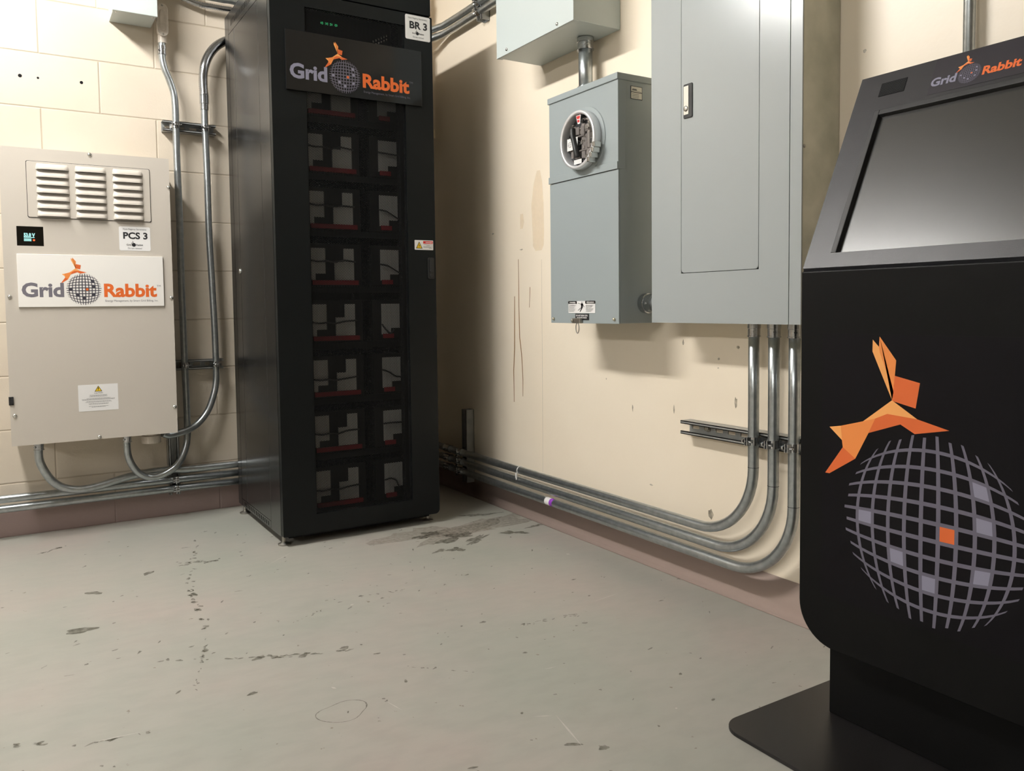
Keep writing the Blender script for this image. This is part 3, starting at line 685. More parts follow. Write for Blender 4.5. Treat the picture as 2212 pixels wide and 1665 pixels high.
# LB fitting
c = Vector((0.5699, 3.5150, 2.0017)); t = thing('inspection_fitting', 'cast oval conduit inspection fitting beside the junction box', 'pipe fitting', (c.x, YP, c.z-.07))
FB = Fr((c.x, YP-.022, c.z), (1, 0, 0), (0, 0, 1))
def stadium(w, h, k=8):
    r = w/2; out = []
    for i in range(k+1): a = PI*i/k; out.append((r*math.cos(a), h/2-r+r*math.sin(a)))
    for i in range(k+1): a = PI+PI*i/k; out.append((r*math.cos(a), -h/2+r+r*math.sin(a)))
    return out
obj('fitting_body', MB().prism([FB.p(a, b, -.030) for a, b in stadium(.038, .122)], (0, 0, 0), FB.n*.030, 0, True).lathe((c.x, YP, c.z-.055), (0, 0, -1), [(.017, 0), (.017, .03), (.012, .03)], 20), 'castal', t)
lid = obj('cover_plate', MB().prism([FB.p(a, b, 0) for a, b in stadium(.041, .128)], (0, 0, 0), FB.n*.003, 0, True).prism([FB.p(a, b-.002, .003) for a, b in stadium(.022, .084)], (0, 0, 0), FB.n*.0035, 0, True), 'castal', t, .0015)
mb = MB()
for b in (.056, -.056):
    mb = MB(); screw(mb, FB.p(0, b, .003), FB.n, .004, .002); obj('screw', mb, 'dimsteel', t)
# conduit that turns into ribbed flexible pipe
dn = [(0.7231, 3.5240, 1.5734), (0.7252, 3.5240, 1.4039), (0.7257, 3.5240, 1.1741), (0.7312, 3.5240, 0.9657), (0.7360, 3.5240, 0.7574), (0.7368, 3.5240, 0.5983), (0.7328, 3.5220, 0.5403), (0.7201, 3.5180, 0.4889), (0.6975, 3.5100, 0.4370), (0.6649, 3.5000, 0.3963), (0.6279, 3.4900, 0.3700), (0.5811, 3.4800, 0.3565), (0.5354, 3.4700, 0.3507), (0.5118, 3.4600, 0.3616)]
top = [(0.7219, 3.5240, 1.6259), (0.7230, 3.5240, 1.7011)]
tt = conduit('conduit', spline(top[::-1]+dn, 6), .0135, 'steel conduit topped with ribbed flexible pipe, curling behind the power cabinet', 'bent conduits on the block wall')
fx = spline([(0.7234, 3.5240, 1.7311), (0.7216, 3.5240, 1.7906), (0.7259, 3.5200, 1.8406), (0.7410, 3.5250, 1.8851), (0.7651, 3.5300, 1.9238), (0.7965, 3.5350, 1.9545), (0.8432, 3.5400, 1.9804), (0.9004, 3.5400, 1.9915)], 16)
mb = MB(); rad = [.0168+.0019*math.cos(i*PI) for i in range(len(fx))]
mb.tube(fx, .015, 18, radii=rad); obj('flexible_section', mb, 'zinc', tt)
a = Vector(top[1])
obj('coupling', MB().lathe(a+Vector((0, 0, -.030)), (0, 0, 1), [(.0135, 0), (.0165, 0), (.0165, .024), (.0185, .026), (.0185, .058), (.0170, .060), (.0170, .064), (.013, .064)], 22), 'zinc', tt)
# two flexible whips near the top, behind the rack
p = [(0.7090, 3.5400, 2.1017), (0.7633, 3.5400, 2.1005), (0.8131, 3.5400, 2.1001), (0.8655, 3.5400, 2.1000)]
fx = spline([(p[0][0]-.12, 3.54, p[0][2]+.03)]+p+[(p[3][0]+.15, 3.54, p[3][2]-.02)], 14)
tag(obj('flexible_conduit', MB().tube(fx, .011, 14, radii=[.011+.0013*math.cos(i*PI) for i in range(len(fx))]), 'zinc'), 'ribbed flexible conduit crossing above the corner left of the rack top', 'pipe')
fx = [(x, y, z+.035) for x, y, z in fx]
tag(obj('conduit', MB().tube(fx, .012, 14), 'emt'), 'smooth conduit lying just above the ribbed one by the rack top', 'pipe')
# upper and lower struts
def wall_strut(label, O, along, out, length, clamps, slots=True, name='strut_channel', bolts=()):
    t = thing(name, label, 'bracket', O)
    obj('channel', channel(None, '', O, along, out, .041, length, slots=slots), 'strut', t)
    for (c, ax, r) in clamps: obj('pipe_clamp', clamp_mb(c, ax, out, r), 'zinc', t)
    for b in bolts:
        mb = MB(); mb.lathe(b, out, [(.011, .0026), (.011, .0042), (.007, .0042), (.007, .009), (0, .009)], 6); obj('anchor_bolt', mb, 'dimsteel', t)
    return t
zu = 1.597
wall_strut('short strut channel high on the block wall holding two conduits', (.563, YW-.0005, zu), (1, 0, 0), (0, -1, 0), .205, [((.610, YP, zu), (0, 0, 1), .0135), ((.7225, YP, zu), (0, 0, 1), .0135)])
zl = .626
wall_strut('short strut channel low on the block wall, partly behind the power cabinet, holding two conduits', (.50, YW-.0005, zl), (1, 0, 0), (0, -1, 0), .270, [((.6165, YP, zl), (0, 0, 1), .0135), ((.7365, YP, zl), (0, 0, 1), .0135)])
# horizontal runs low on the block wall
zs = (.195, .158, .121)
pts = [(0.0825, 3.4500, 0.3578), (0.0815, 3.4550, 0.3087), (0.0998, 3.4600, 0.2536), (0.1273, 3.4700, 0.2100), (0.1635, 3.4780, 0.1827), (0.2149, 3.4850, 0.1694), (0.2761, 3.4920, 0.1728), (0.3293, 3.5000, 0.1830), (0.3771, 3.5100, 0.1919), (0.4463, 3.5200, 0.1987), (0.5181, 3.5240, 0.2009)]
pts = [(pts[0][0], 3.45, .385)]+pts[1:]+[(.62, YP, zs[0]), (.80, YP, zs[0]), (1.3, YP, zs[0]), (1.66, YP, zs[0])]
conduit('conduit', spline(pts, 6), RP, 'steel conduit dropping from the power cabinet and sweeping right along the wall', 'bent conduits on the block wall',
        [((pts[0][0], 3.45, .371), (0, 0, -1), .030)])
for k, lab in ((1, 'upper of the two straight conduits running low along the whole block wall'), (2, 'lowest straight conduit, just above the mauve paint band of the block wall')):
    conduit('conduit', [(-3.0, YP, zs[k]), (0, YP, zs[k]), (1.66, YP, zs[k])], RP, lab, 'straight conduits low on the block wall')
xs = .563
t = wall_strut('upright strut under the power cabinet clamping the low conduits', (xs, YW-.0005, .405), (0, 0, -1), (0, -1, 0), .312,
           [((xs, YP, z), (1, 0, 0), RP) for z in zs[1:]], slots=False)
c = (0.4705, 3.4400, 0.3367)
tag(obj('conduit_hub', MB().lathe((c[0], 3.48, c[2]-.010), (0, 0, 1), [(0, 0), (.036, 0), (.036, .028), (.03, .03), (.03, .045)], 26), 'castal'), 'round grey conduit hub tucked under the power cabinet', 'pipe fitting')

# ------------------------------------------------------------------ battery rack
rx0, rx1, ry0, ry1 = .808, 1.430, 2.847, 3.498; RT = 2.045; rb = .034
rk = thing('battery_rack', 'tall black steel battery rack with perforated door in the corner', 'rack', ((rx0+rx1)/2, (ry0+ry1)/2, 0))
g = .0015
mb = MB()   # side panel pieces, left and right, with narrow seams
for x0, x1 in ((rx0, rx0+.012), (rx1-.012, rx1)):
    mb.box(x0+.004, x1-.004 if x0 == rx0 else x1-.004, ry0+.03, ry1, rb+.004, RT-.004)
obj('inner_shell', mb, 'rackin', rk)
for side, (xa, xb) in enumerate(((rx0, rx0+.0035), (rx1-.0035, rx1))):
    sp = obj('side_panel', MB().box(xa, xb, 3.004+g, 3.350-g, .062+g, 1.966-g).box(xa, xb, 3.350+g, 3.440-g, .062+g, 1.966-g), 'racks', rk, .001)
    if side == 0:
        mb = MB(); mb.lathe((rx0, 3.361, 1.006), (-1, 0, 0), [(.011, 0), (.011, .003), (.007, .006), (0, .006)], 18, 0, True); obj('panel_lock', mb, 'steel', sp)
    mb = MB().box(xa, xb, ry0+.030, 3.004-g, rb, RT).box(xa, xb, 3.440+g, ry1, rb, RT)
    # bottom and top strips with upright vent slots
    for (z0, z1, s0, s1, n) in ((rb, .062, .012, .034, 15), (1.966, RT, .022, .045, 22)):
        ya, yb = 3.02, 3.40; st = (yb-ya)/n
        mb.box(xa, xb, 3.004+g, 3.440-g, z0, z0+s0 if z0 > 1 else z0+.006).box(xa, xb, 3.004+g, 3.440-g, z0+s1 if z0 > 1 else z1-.006, z1)
        zz0, zz1 = (z0+s0, z0+s1) if z0 > 1 else (z0+.006, z1-.006)
        mb.box(xa, xb, 3.004+g, ya, zz0, zz1).box(xa, xb, yb, 3.440-g, zz0, zz1)
        for i in range(n): mb.box(xa, xb, ya+st*i, ya+st*i+st*.62, zz0, zz1)
    obj('side_frame', mb, 'racks', rk)
obj('back_panel', MB().box(rx0, rx1, ry1-.003, ry1, rb, RT), 'rack', rk)
obj('top_cap', MB().box(rx0, rx1, ry0+.028, ry1, RT, RT+.004).box(rx0+.003, rx1-.003, ry0+.004, ry0+.03, 1.966, RT+.004), 'rack', rk, .003)
obj('base_frame', MB().box(rx0+.004, rx1-.004, ry0+.026, ry1-.004, rb, rb+.012).box(rx0+.03, rx1-.03, ry0+.034, ry0+.05, rb-.012, rb), 'rackin', rk, .001)
mb = MB()
for x in (.905, 1.335):
    for y in (ry0+.075, ry1-.06): mb.box(x-.008 if x < 1 else x-.014, x+.014 if x < 1 else x+.008, y, y+.04, rb+.012, RT)
obj('mounting_rails', mb, 'rackin', rk)
# door: frame bars with rounded lower right corner, perforated sheet
mx0, mx1, mz0, mz1 = .931, 1.314, .105, 1.913
mb = MB(); DF = Fr((0, ry0+.026, 0), (1, 0, 0), (0, 0, 1)); dz0, dz1 = .037, 1.960
def rim(a0, a1, b0, b1, r, k=6):
    out = []
    for (cx, cy, t0) in ((a1-r, b0+r, -90), (a1-r*.2, b1-r*.2, 0), (a0+r*.2, b1-r*.2, 90), (a0+r*.2, b0+r*.2, 180)):
        rr = r if t0 == -90 else r*.2
        for i in range(k+1):
            q = math.radians(t0+90*i/k); out.append((cx+rr*math.cos(q), cy+rr*math.sin(q)))
    return out
out = rim(rx0, rx1, dz0, dz1, .018); n = len(out); k = n//4
inn = [(mx1, mz0)]*k+[(mx1, mz1)]*k+[(mx0, mz1)]*k+[(mx0, mz0)]*k
vo0 = [DF.p(a, b, 0) for a, b in out]; vo1 = [DF.p(a, b, .026) for a, b in out]; vi0 = [DF.p(a, b, 0) for a, b in inn]; vi1 = [DF.p(a, b, .026) for a, b in inn]
mb.add(vo0+vo1+vi0+vi1, [q for i in range(n) for q in ((n+i, n+(i+1) % n, 3*n+(i+1) % n, 3*n+i), (i, (i+1) % n, n+(i+1) % n, n+i), (2*n+i, 3*n+i, 3*n+(i+1) % n, 2*n+(i+1) % n), (i, 2*n+i, 2*n+(i+1) % n, (i+1) % n))])
dr = obj('door', mb, 'rack', rk)
obj('perforated_sheet', MB().add([(mx0, ry0+.004, mz0), (mx1, ry0+.004, mz0), (mx1, ry0+.004, mz1), (mx0, ry0+.004, mz1)], [(0, 1, 2, 3)]), 'mesh', dr)
hx0, hx1, hz0, hz1 = 1.395, 1.422, .962, 1.044
HF = Fr((0, ry0, 0), (1, 0, 0), (0, 0, 1))
hd = HF.rect(MB(), hx0, hx1, hz0, hz1, .0005, .004, r=.005); HF.rect(hd, hx0+.006, hx1-.006, hz0+.026, hz1-.006, .004, .010, r=.003)
hd.lathe(HF.p((hx0+hx1)/2, hz0+.013, .004), HF.n, [(.007, 0), (.007, .004), (0, .004)], 16)
obj('door_handle', hd, 'rubber', dr, .0008)
# labels on the door
lx0, lx1, lz0, lz1 = 1.318, 1.4215, 1.866, 1.957
l = obj('name_label', HF.rect(MB(), lx0, lx1, lz0, lz1, .0005, .0009, r=.006), 'label', dr, label='white name sticker reading BR 3')
PL = Fr((lx0, ry0-.0009, lz0), (1, 0, 0), (0, 0, 1)); w = lx1-lx0; h = lz1-lz0; mb = MB()
text(mb, PL, 'BR 3', w*.17, w*.88, h*.46, h*.29, .0002, .035); text(mb, PL, 'Hyatt Regency Sacramento', w*.12, w*.88, h*.85, h*.065, .0002)
text(mb, PL, 'Do not remove!', w*.30, w*.74, h*.09, h*.065, .0002); mini_logo(mb, PL, w*.48, h*.27, w*.06, .0002)
obj('lettering', mb, 'ink', l)
lx0, lx1, lz0, lz1 = 1.341, 1.420, 1.0735, 1.1105
l = obj('danger_label', HF.rect(MB(), lx0, lx1, lz0, lz1, .0005, .0009, r=.002), 'label', dr, label='white danger sticker with yellow triangle and red heading')
PL = Fr((lx0, ry0-.0009, lz0), (1, 0, 0), (0, 0, 1)); mb = MB()
PL.poly(mb, [(.005, .005), (.033, .005), (.019, .032)], .0002, 2); PL.poly(mb, [(.0085, .007), (.0295, .007), (.019, .0275)], .0003, 0)
PL.poly(mb, [(.0195, .024), (.0165, .016), (.019, .0165), (.018, .009), (.022, .0175), (.0195, .017)], .0004, 2)
PL.poly(mb, [(.036, .024), (.077, .024), (.077, .034), (.036, .034)], .0002, 1)
text(mb, PL, 'DANGER', .047, .075, .0265, .0048, .0003, .02, 3)
for z, a, b in ((.019, .038, .076), (.016, .05, .064), (.012, .037, .076), (.009, .037, .07), (.006, .06, .074)): PL.poly(mb, [(a, z), (b, z), (b, z+.0013), (a, z+.0013)], .0002, 4)
obj('warning_print', mb, ['yellow', 'redink', 'ink', 'label', 'greyline'], l)
# logo board hung across the door
bx0, bx1, bz0, bz1 = .858, 1.379, 1.617, 1.824
sg = obj('logo_board', HF.rect(MB(), bx0, bx1, bz0, bz1, .0005, .0085), 'signblack', dr, .0012, label='glossy black logo board with grey and orange lettering')
SF = Fr((1.0725, ry0-.0085, 1.687), (1, 0, 0), (0, 0, 1))
gr_logo(sg, SF, 0, 0, .0565, .0003, 'lilac_l', 'orange', ('lilac', 'orange', 'lilac_l'), 'lilac')
# levelling feet
for (x, y) in ((.822, ry0+.045), (1.398, ry0+.045), (.818, ry1-.06), (1.40, ry1-.06)):
    obj('levelling_foot', MB().lathe((x, y, .0005), (0, 0, 1), [(0, 0), (.021, 0), (.022, .004), (.012, .009), (.007, .011), (.007, .046)], 24), 'dimsteel', rk, .0005)
# controller behind the upper door with a faint green glow
t = thing('rack_controller', 'dark controller unit with faint green indicators behind the top of the rack door', 'controller', (1.12, 3.02, 1.84))
obj('controller_body', MB().box(.93, 1.31, 2.965, 3.25, 1.84, 2.0), 'rackin', t, .002)
mb = MB()
for i in range(4): mb.box(1.03+i*.018, 1.04+i*.018, 2.963, 2.965, 1.905, 1.913)
obj('indicator_lights', mb, 'green', t)
mb = MB()
for i in range(6):
    for j in range(2): mb.box(1.235+i*.011, 1.239+i*.011, 2.9625, 2.965, 1.856+i*.006+j*.014, 1.863+i*.006+j*.014)
obj('white_marks', mb, 'cream2', t)

# battery units on seven visible shelves plus one half hidden behind the logo board
tiers = [.1195+.2097*k for k in range(8)]; BF = 2.950
NAMES = ['lowest shelf', 'second shelf from the bottom', 'third shelf from the bottom', 'fourth shelf from the bottom', 'fourth shelf from the top', 'third shelf from the top', 'second shelf from the top', 'top shelf']
def shelf_unit(z, k):
    tg = tag(obj('rack_shelf', MB().box(.915, 1.325, BF+.004, 3.46, z-.030, z-.024).box(.915, 1.325, BF+.002, BF+.006, z-.048, z-.030), 'rackin'), 'black steel shelf inside the rack, %s' % ('%s' % ['lowest', 'second from the bottom', 'third from the bottom', 'fourth from the bottom', 'fourth from the top', 'third from the top', 'second from the top', 'topmost'][k]), 'shelf', 'shelves of the battery rack')
def battery(x0, x1, z, plates, bar, cable, lab, tier_k, jit=0):
    t = thing('battery_unit', lab, 'battery', ((x0+x1)/2, (BF+3.40)/2, z-.023), 'battery units in the rack')
    obj('case', MB().box(x0, x1, BF+.003, 3.40, z-.023, z+.135), 'brownterm', t, .002)
    F = Fr((0, BF+.003, 0), (1, 0, 0), (0, 0, 1))
    for pl in plates:
        mb = MB(); pts = [(a, z+b) for a, b in pl]
        mb.prism([F.p(a, b, 0) for a, b in pts], (0, 0, 0), F.n*.004); obj('cell_face', mb, 'battery', t)
    mb = MB(); F.rect(mb, bar[0], bar[1], z+bar[2], z+bar[3], .004, .012, r=.002); obj('busbar', mb, 'red', t, label='red insulated busbar')
    obj('cable', MB().tube(spline([F.p(a, z+b, .012) for a, b in cable], 5), .0033, 8), 'cable', t)
    return t
for k, z in enumerate(tiers):
    shelf_unit(z, k)
    s = (0, .003, -.002, .002, .001, -.002, .002, 0)[k]
    lo = k >= 4
    cabL = [(.964, .062), (.99, .058), (1.022, .060), (1.05, .056), (1.09, .062+s), (1.137, .058 if lo else .066)]
    cabL = [(a, b+(.010 if lo else -.012)+s) for a, b in cabL]
    battery(.935, 1.165, z, [[(.967, 0), (.983, 0), (.983, .024), (1.021, .024), (1.021, .119), (.967, .119)],
                             [(1.057, 0), (1.134, 0), (1.134, .119), (1.093, .119), (1.093, .069), (1.057, .069)]],
            (.967, 1.148, -.018, -.001), cabL, 'wide battery unit with long red bar, left on the %s' % NAMES[k], k)
    if k == 0: cb = [(1.238, .056), (1.262, .060), (1.285, .052), (1.296, .030), (1.305, .012)]
    elif k == 1: cb = [(1.238, .070), (1.27, .071), (1.318, .070)]
    elif k == 2: cb = [(1.238, .072), (1.27, .060), (1.29, .045), (1.318, .040)]
    elif k == 3: cb = [(1.240, .040), (1.255, .020), (1.275, .004), (1.290, .018)]
    elif k in (4, 5): cb = [(1.238, .062), (1.265, .058), (1.29, .046), (1.318, .030)]
    else: cb = [(1.238, .072), (1.27, .070), (1.318, .066)]
    battery(1.205, 1.322, z, [[(1.242, 0), (1.281, 0), (1.281, .024), (1.318, .024), (1.318, .119), (1.242, .119)]],
            (1.246, 1.290, -.015, .002), cb, 'narrow battery unit with one pale face, right on the %s' % NAMES[k], k)

# ------------------------------------------------------------------ grey boxes on the right wall
# upper box
uy0, uy1, uz, UF = 2.137, 2.612, 1.767, 1.579
t = thing('transformer_box', 'large pale grey steel box high on the right wall above the meter box', 'box', (XW, (uy0+uy1)/2, uz))
obj('box_body', MB().box(UF+.004, XW-.001, uy0+.002, uy1-.002, uz+.001, uz+.60), 'greyl', t, .002)
obj('box_cover', MB().box(UF-.001, UF+.004, uy0-.001, uy1+.001, uz-.0015, uz+.60).box(UF, UF+.022, uy0, uy1, uz-.0015, uz+.001), 'greyl', t, .0012)
for p in ((1.5780, 2.5405, 1.7812), (1.5780, 2.2238, 1.7778)):
    mb = MB(); screw(mb, (UF-.001, p[1], p[2]), (-1, 0, 0), .006, .005); obj('screw', mb, 'steel', t)
# nipple between the boxes
ny = 2.262; nx = 1.722
NR = .0265
conduit('conduit', [(nx, ny, 1.549), (nx, ny, 1.766)], NR*.9, 'short thick conduit joining the upper grey box to the meter box below', None,
        [((nx, ny, 1.7655), (0, 0, -1), .040), ((nx, ny, 1.550), (0, 0, 1), .05)])
# meter box
my0, my1, mz0, mz1, MF = 1.924, 2.286, .795, 1.549, 1.585
t = thing('meter_box', 'grey steel meter box with a round glass meter socket on the right wall', 'meter box', (XW, (my0+my1)/2, mz0))
obj('box_body', MB().box(MF+.006, XW-.001, my0, my1, mz0, mz1-.004), 'grey', t, .002)
zc_ = 1.263
obj('upper_cover', MB().box(MF, MF+.006, my0, my1, zc_+.010, mz1-.018).box(MF-.004, MF+.006, my0-.001, my1+.001, zc_, zc_+.022).box(MF, MF+.03, my0-.0012, my0, zc_, mz1-.018), 'grey', t, .0015)
obj('lower_cover', MB().box(MF+.001, MF+.006, my0, my1, mz0-.001, zc_-.001), 'grey', t, .001)
obj('top_cap', MB().box(MF-.005, XW-.001, my0-.004, my1+.004, mz1-.020, mz1), 'grey', t, .002)
for yy in (my0+.020, my1-.018):
    mb = MB(); screw(mb, (MF, yy, mz0+.013), (-1, 0, 0), .005, .006); obj('screw', mb, 'brass', t)
RF = Fr((MF, 0, 0), (0, -1, 0), (0, 0, 1))       # normal -X
mc = Vector((1.5530, 2.0877, 1.3746)); Cm = (MF, mc.y, mc.z); Rm = .0915
so = obj('meter_socket', MB().lathe(Cm, (-1, 0, 0), [(Rm*1.16, 0), (Rm*1.14, .003), (Rm*1.0, .005), (0, .005)], 48, 0, False), 'grey', t)
M['ring'] = mat('polished_ring', (.86, .86, .87, 1), .3, .55)
obj('sealing_ring', MB().lathe(Cm, (-1, 0, 0), [(Rm*.97, .004), (Rm, .006), (Rm, .030), (Rm*.985, .034), (Rm*.90, .034), (Rm*.88, .030), (Rm*.88, .006)], 56, 0, True), 'ring', so)
obj('socket_recess', MB().lathe(Cm, (-1, 0, 0), [(Rm*.88, .0055), (Rm*.86, .0065), (0, .0065)], 40), 'ink', so)
rng = random.Random(9); mb = MB()
def at(a, b, c): return (MF-c, mc.y-a, mc.z+b)
for (a, b, w, h, d) in ((-.012, .030, .02, .026, .016), (.018, .028, .02, .03, .018), (-.030, .018, .016, .02, .012), (.035, .034, .018, .024, .014), (.020, -.008, .030, .050, .012), (.046, -.006, .012, .05, .016),
                        (-.012, -.046, .022, .022, .016), (.018, -.046, .02, .026, .014), (-.044, -.036, .014, .03, .012), (.042, -.042, .016, .02, .015), (0, .012, .05, .006, .017), (.02, -.034, .05, .006, .017), (-.03, .04, .012, .016, .012)):
    p = at(a, b, .0065); mb.box(p[0]-d, p[0], p[1]-w/2, p[1]+w/2, p[2]-h/2, p[2]+h/2)
obj('socket_jaws', mb, mat('clear_grey_moulding', (.20, .18, .17, 1), .18), so, .003)
mb = MB()
for _ in range(70):
    a = rng.uniform(0, 2*PI); q = Rm*.78*math.sqrt(rng.random()); w_, h_ = rng.uniform(.003, .013), rng.uniform(.002, .012)
    p = at(q*math.cos(a), q*math.sin(a), rng.uniform(.016, .024)); k_ = rng.choice((0, 0, 1, 2))
    mb.box(p[0], p[0]+.006, p[1]-w_/2, p[1]+w_/2, p[2]-h_/2, p[2]+h_/2, k_)
obj('terminal_pieces', mb, [mat('smoky_moulding', (.25, .22, .20, 1), .15), 'rubber', 'steel'], so)
mb = MB(); p0, p1, p2 = at(-.030, .040, .026), at(-.018, -.006, .028), at(-.004, -.052, .026)
mb.tube(spline([p0, at(-.026, .02, .029), p1, at(-.009, -.03, .029), p2], 5), .0090, 10); obj('jumper_strap', mb, 'rubber', so)
FM = Fr(at(0, 0, .024), (0, -1, 0), (0, 0, 1)); mb = MB()
FM.rect(mb, -.062, -.006, -.026, .012, 0, .0006); FM.rect(mb, -.026, .014, -.074, -.060, 0, .0006)
l = obj('paper_label', mb, 'label', so); mb = MB(); text(mb, FM, '4S5', -.058, -.040, -.016, .018, .0008); obj('lettering', mb, 'greyline', so)
mb = MB(); FM.poly(mb, [(-.014, .078), (.012, .078), (.008, .050), (-.004, .050)], .001); obj('red_tag', mb, 'label', so)
mb = MB(); FM.poly(mb, [(-.011, .075), (.009, .075), (.007, .066), (-.008, .066)], .0013); FM.poly(mb, [(-.007, .063), (.006, .063), (.005, .055), (-.004, .055)], .0013); obj('red_print', mb, 'redink', so)
obj('glass_cover', MB().lathe(Cm, (-1, 0, 0), [(Rm*.90, .0335), (Rm*.7, .0350), (0, .0352)], 40, 0, True), 'clear', so)
mb = MB()
for k, a in enumerate((-.30, -.48, -.66, -.84)):
    p = at(Rm*1.03*math.cos(a), Rm*1.03*math.sin(a), 0)
    mb.box(p[0]-.038, p[0]-.012, p[1]-.008, p[1]+.006, p[2]-.009, p[2]+.007)
obj('ring_snap', mb, 'steel', so, .002)
# stickers on the meter box
sz0, sz1 = 0.8273, 0.8663; sa, sb = 2.1833, 2.0390
w = sa-sb; h = sz1-sz0; l = obj('danger_label', MB().box(MF+.0003, MF+.0009, sb, sa, sz0, sz1), 'label', t, label='white danger sticker with red headings and a falling figure')
l = bpy.data.objects[l.name]; l.location.x -= .0008
PL = Fr((MF-.0002, sa, sz0), (0, -1, 0), (0, 0, 1)); mb = MB()
for a0, a1, tx in ((0, .325, 'DANGER'), (.64, 1, 'PELIGRO')):
    PL.poly(mb, [(w*a0, h*.76), (w*a1, h*.76), (w*a1, h), (w*a0, h)], .0003, 1); text(mb, PL, tx, w*(a0+.05), w*(a1-.04), h*.81, h*.13, .0005, .02, 2)
    for q in range(6): PL.poly(mb, [(w*(a0+.02), h*(.62-.1*q)), (w*(a0+.30-.04*(q % 3)), h*(.62-.1*q)), (w*(a0+.30-.04*(q % 3)), h*(.66-.1*q)), (w*(a0+.02), h*(.66-.1*q))], .0003, 3)
for poly in ([(.50, .93), (.53, .93), (.53, .86), (.50, .86)], [(.48, .82), (.55, .82), (.55, .46), (.49, .46)], [(.36, .86), (.50, .74), (.50, .70), (.36, .82)], [(.54, .82), (.61, .50), (.59, .49), (.53, .74)],
             [(.49, .48), (.53, .48), (.38, .20), (.36, .23)], [(.51, .48), (.55, .46), (.46, .10), (.43, .11)]):
    PL.poly(mb, [(w*a, h*b) for a, b in poly], .0003, 0)
obj('warning_print', mb, ['ink', 'redink', 'label', 'greyline'], l)
kz0, kz1 = 0.8048, 0.8251; ka, kb = 2.1451, 2.0729
l = obj('seal_label', MB().box(MF-.0006, MF+.0009, kb, ka, kz0, kz1), 'ink', t, label='small black sticker with white lettering')
PL = Fr((MF-.0006, ka, kz0), (0, -1, 0), (0, 0, 1)); w = ka-kb; h = kz1-kz0; mb = MB()
text(mb, PL, 'DO NOT BREAK SEAL', w*.06, w*.94, h*.60, h*.24, .0003, .02); text(mb, PL, 'NO FUSES INSIDE', w*.14, w*.86, h*.25, h*.24, .0003, .02)
obj('lettering', mb, 'label', l)
p = (1.5850, 2.1376, 0.8001); hp = Vector((MF-.004, p[1], mz0+.008))
obj('latch_hasp', MB().box(MF-.012, MF, hp.y-.032, hp.y+.012, mz0-.001, mz0+.016).lathe((MF-.013, hp.y+.006, mz0+.008), (-1, 0, 0), [(.006, 0), (.005, .004), (0, .005)], 14), 'dimsteel', t, .002)
rg = [(MF-.008, hp.y-.014+.0085*math.cos(a*PI/10), mz0-.016+.017*math.sin(a*PI/10)) for a in range(21)]
obj('seal_ring', MB().tube(rg, .0016, 8, caps=False), 'dimsteel', t)
p = Vector((1.6569, 1.9240, 1.5143)); pl0 = 1.6349; pl1 = 1.6809; z0 = 1.4769; z1 = 1.5159
l = obj('rating_label', MB().box(pl0, pl1, my0-.0008, my0, z0, z1), 'ink', t, label='small pale rating sticker on the box side')
SFm = Fr((pl0, my0-.0008, z0), (1, 0, 0), (0, 0, 1)); w = pl1-pl0; h = z1-z0; mb = MB()
SFm.poly(mb, [(w*.04, h*.55), (w*.96, h*.55), (w*.96, h*.96), (w*.04, h*.96)], .0002, 0); SFm.poly(mb, [(w*.04, h*.04), (w*.96, h*.04), (w*.96, h*.5), (w*.04, h*.5)], .0002, 0)
for q in range(3): SFm.poly(mb, [(w*.1, h*(.12+.12*q)), (w*.7, h*(.12+.12*q)), (w*.7, h*(.16+.12*q)), (w*.1, h*(.16+.12*q))], .0003, 1)
SFm.poly(mb, [(w*.1, h*.66), (w*.55, h*.66), (w*.5, h*.8), (w*.15, h*.8)], .0003, 1); SFm.poly(mb, [(w*.08, h*.59), (w*.92, h*.59), (w*.92, h*.62), (w*.08, h*.62)], .0003, 1)
obj('sticker_print', mb, ['cream2', 'greyline'], l)
# nipple from the meter box into the panel
hx, hz = 1.690, .856
conduit('conduit', [(hx, 1.923, hz), (hx, 1.815, hz)], .0255, 'short thick horizontal conduit between the meter box and the tall electrical panel', None,
        [((hx, 1.9235, hz), (0, -1, 0), .052)])
# tall electrical panel
ey0, ey1, ez0, EF = 1.296, 1.828, .7985, 1.633; ET = 2.05
t = thing('electrical_panel', 'tall pale grey electrical panel with a hinged door and black latch on the right wall', 'electrical panel', (XW, (ey0+ey1)/2, ez0))
obj('panel_box', MB().box(EF+.006, XW-.001, ey0+.0015, ey1-.006, ez0+.004, ET-.004), 'galv', t, .001, label='galvanised steel back box')
obj('shadow_gap', MB().box(EF+.004, EF+.007, ey0+.003, ey1-.002, ez0+.002, ET-.002), 'blackgap', t)
ys = 1.3319; g2 = .0014
EFm = Fr((EF+.004, 0, 0), (0, -1, 0), (0, 0, 1))
obj('side_trim', MB().box(EF, EF+.004, ey0, ys-g2, ez0, ET).box(EF, XW-.100, ey0, ey0+.0015, ez0, ez0), 'grey2', t, .001)
dya, dyb, dzb = 1.7036, 1.4267, .940
ytop = 1.424
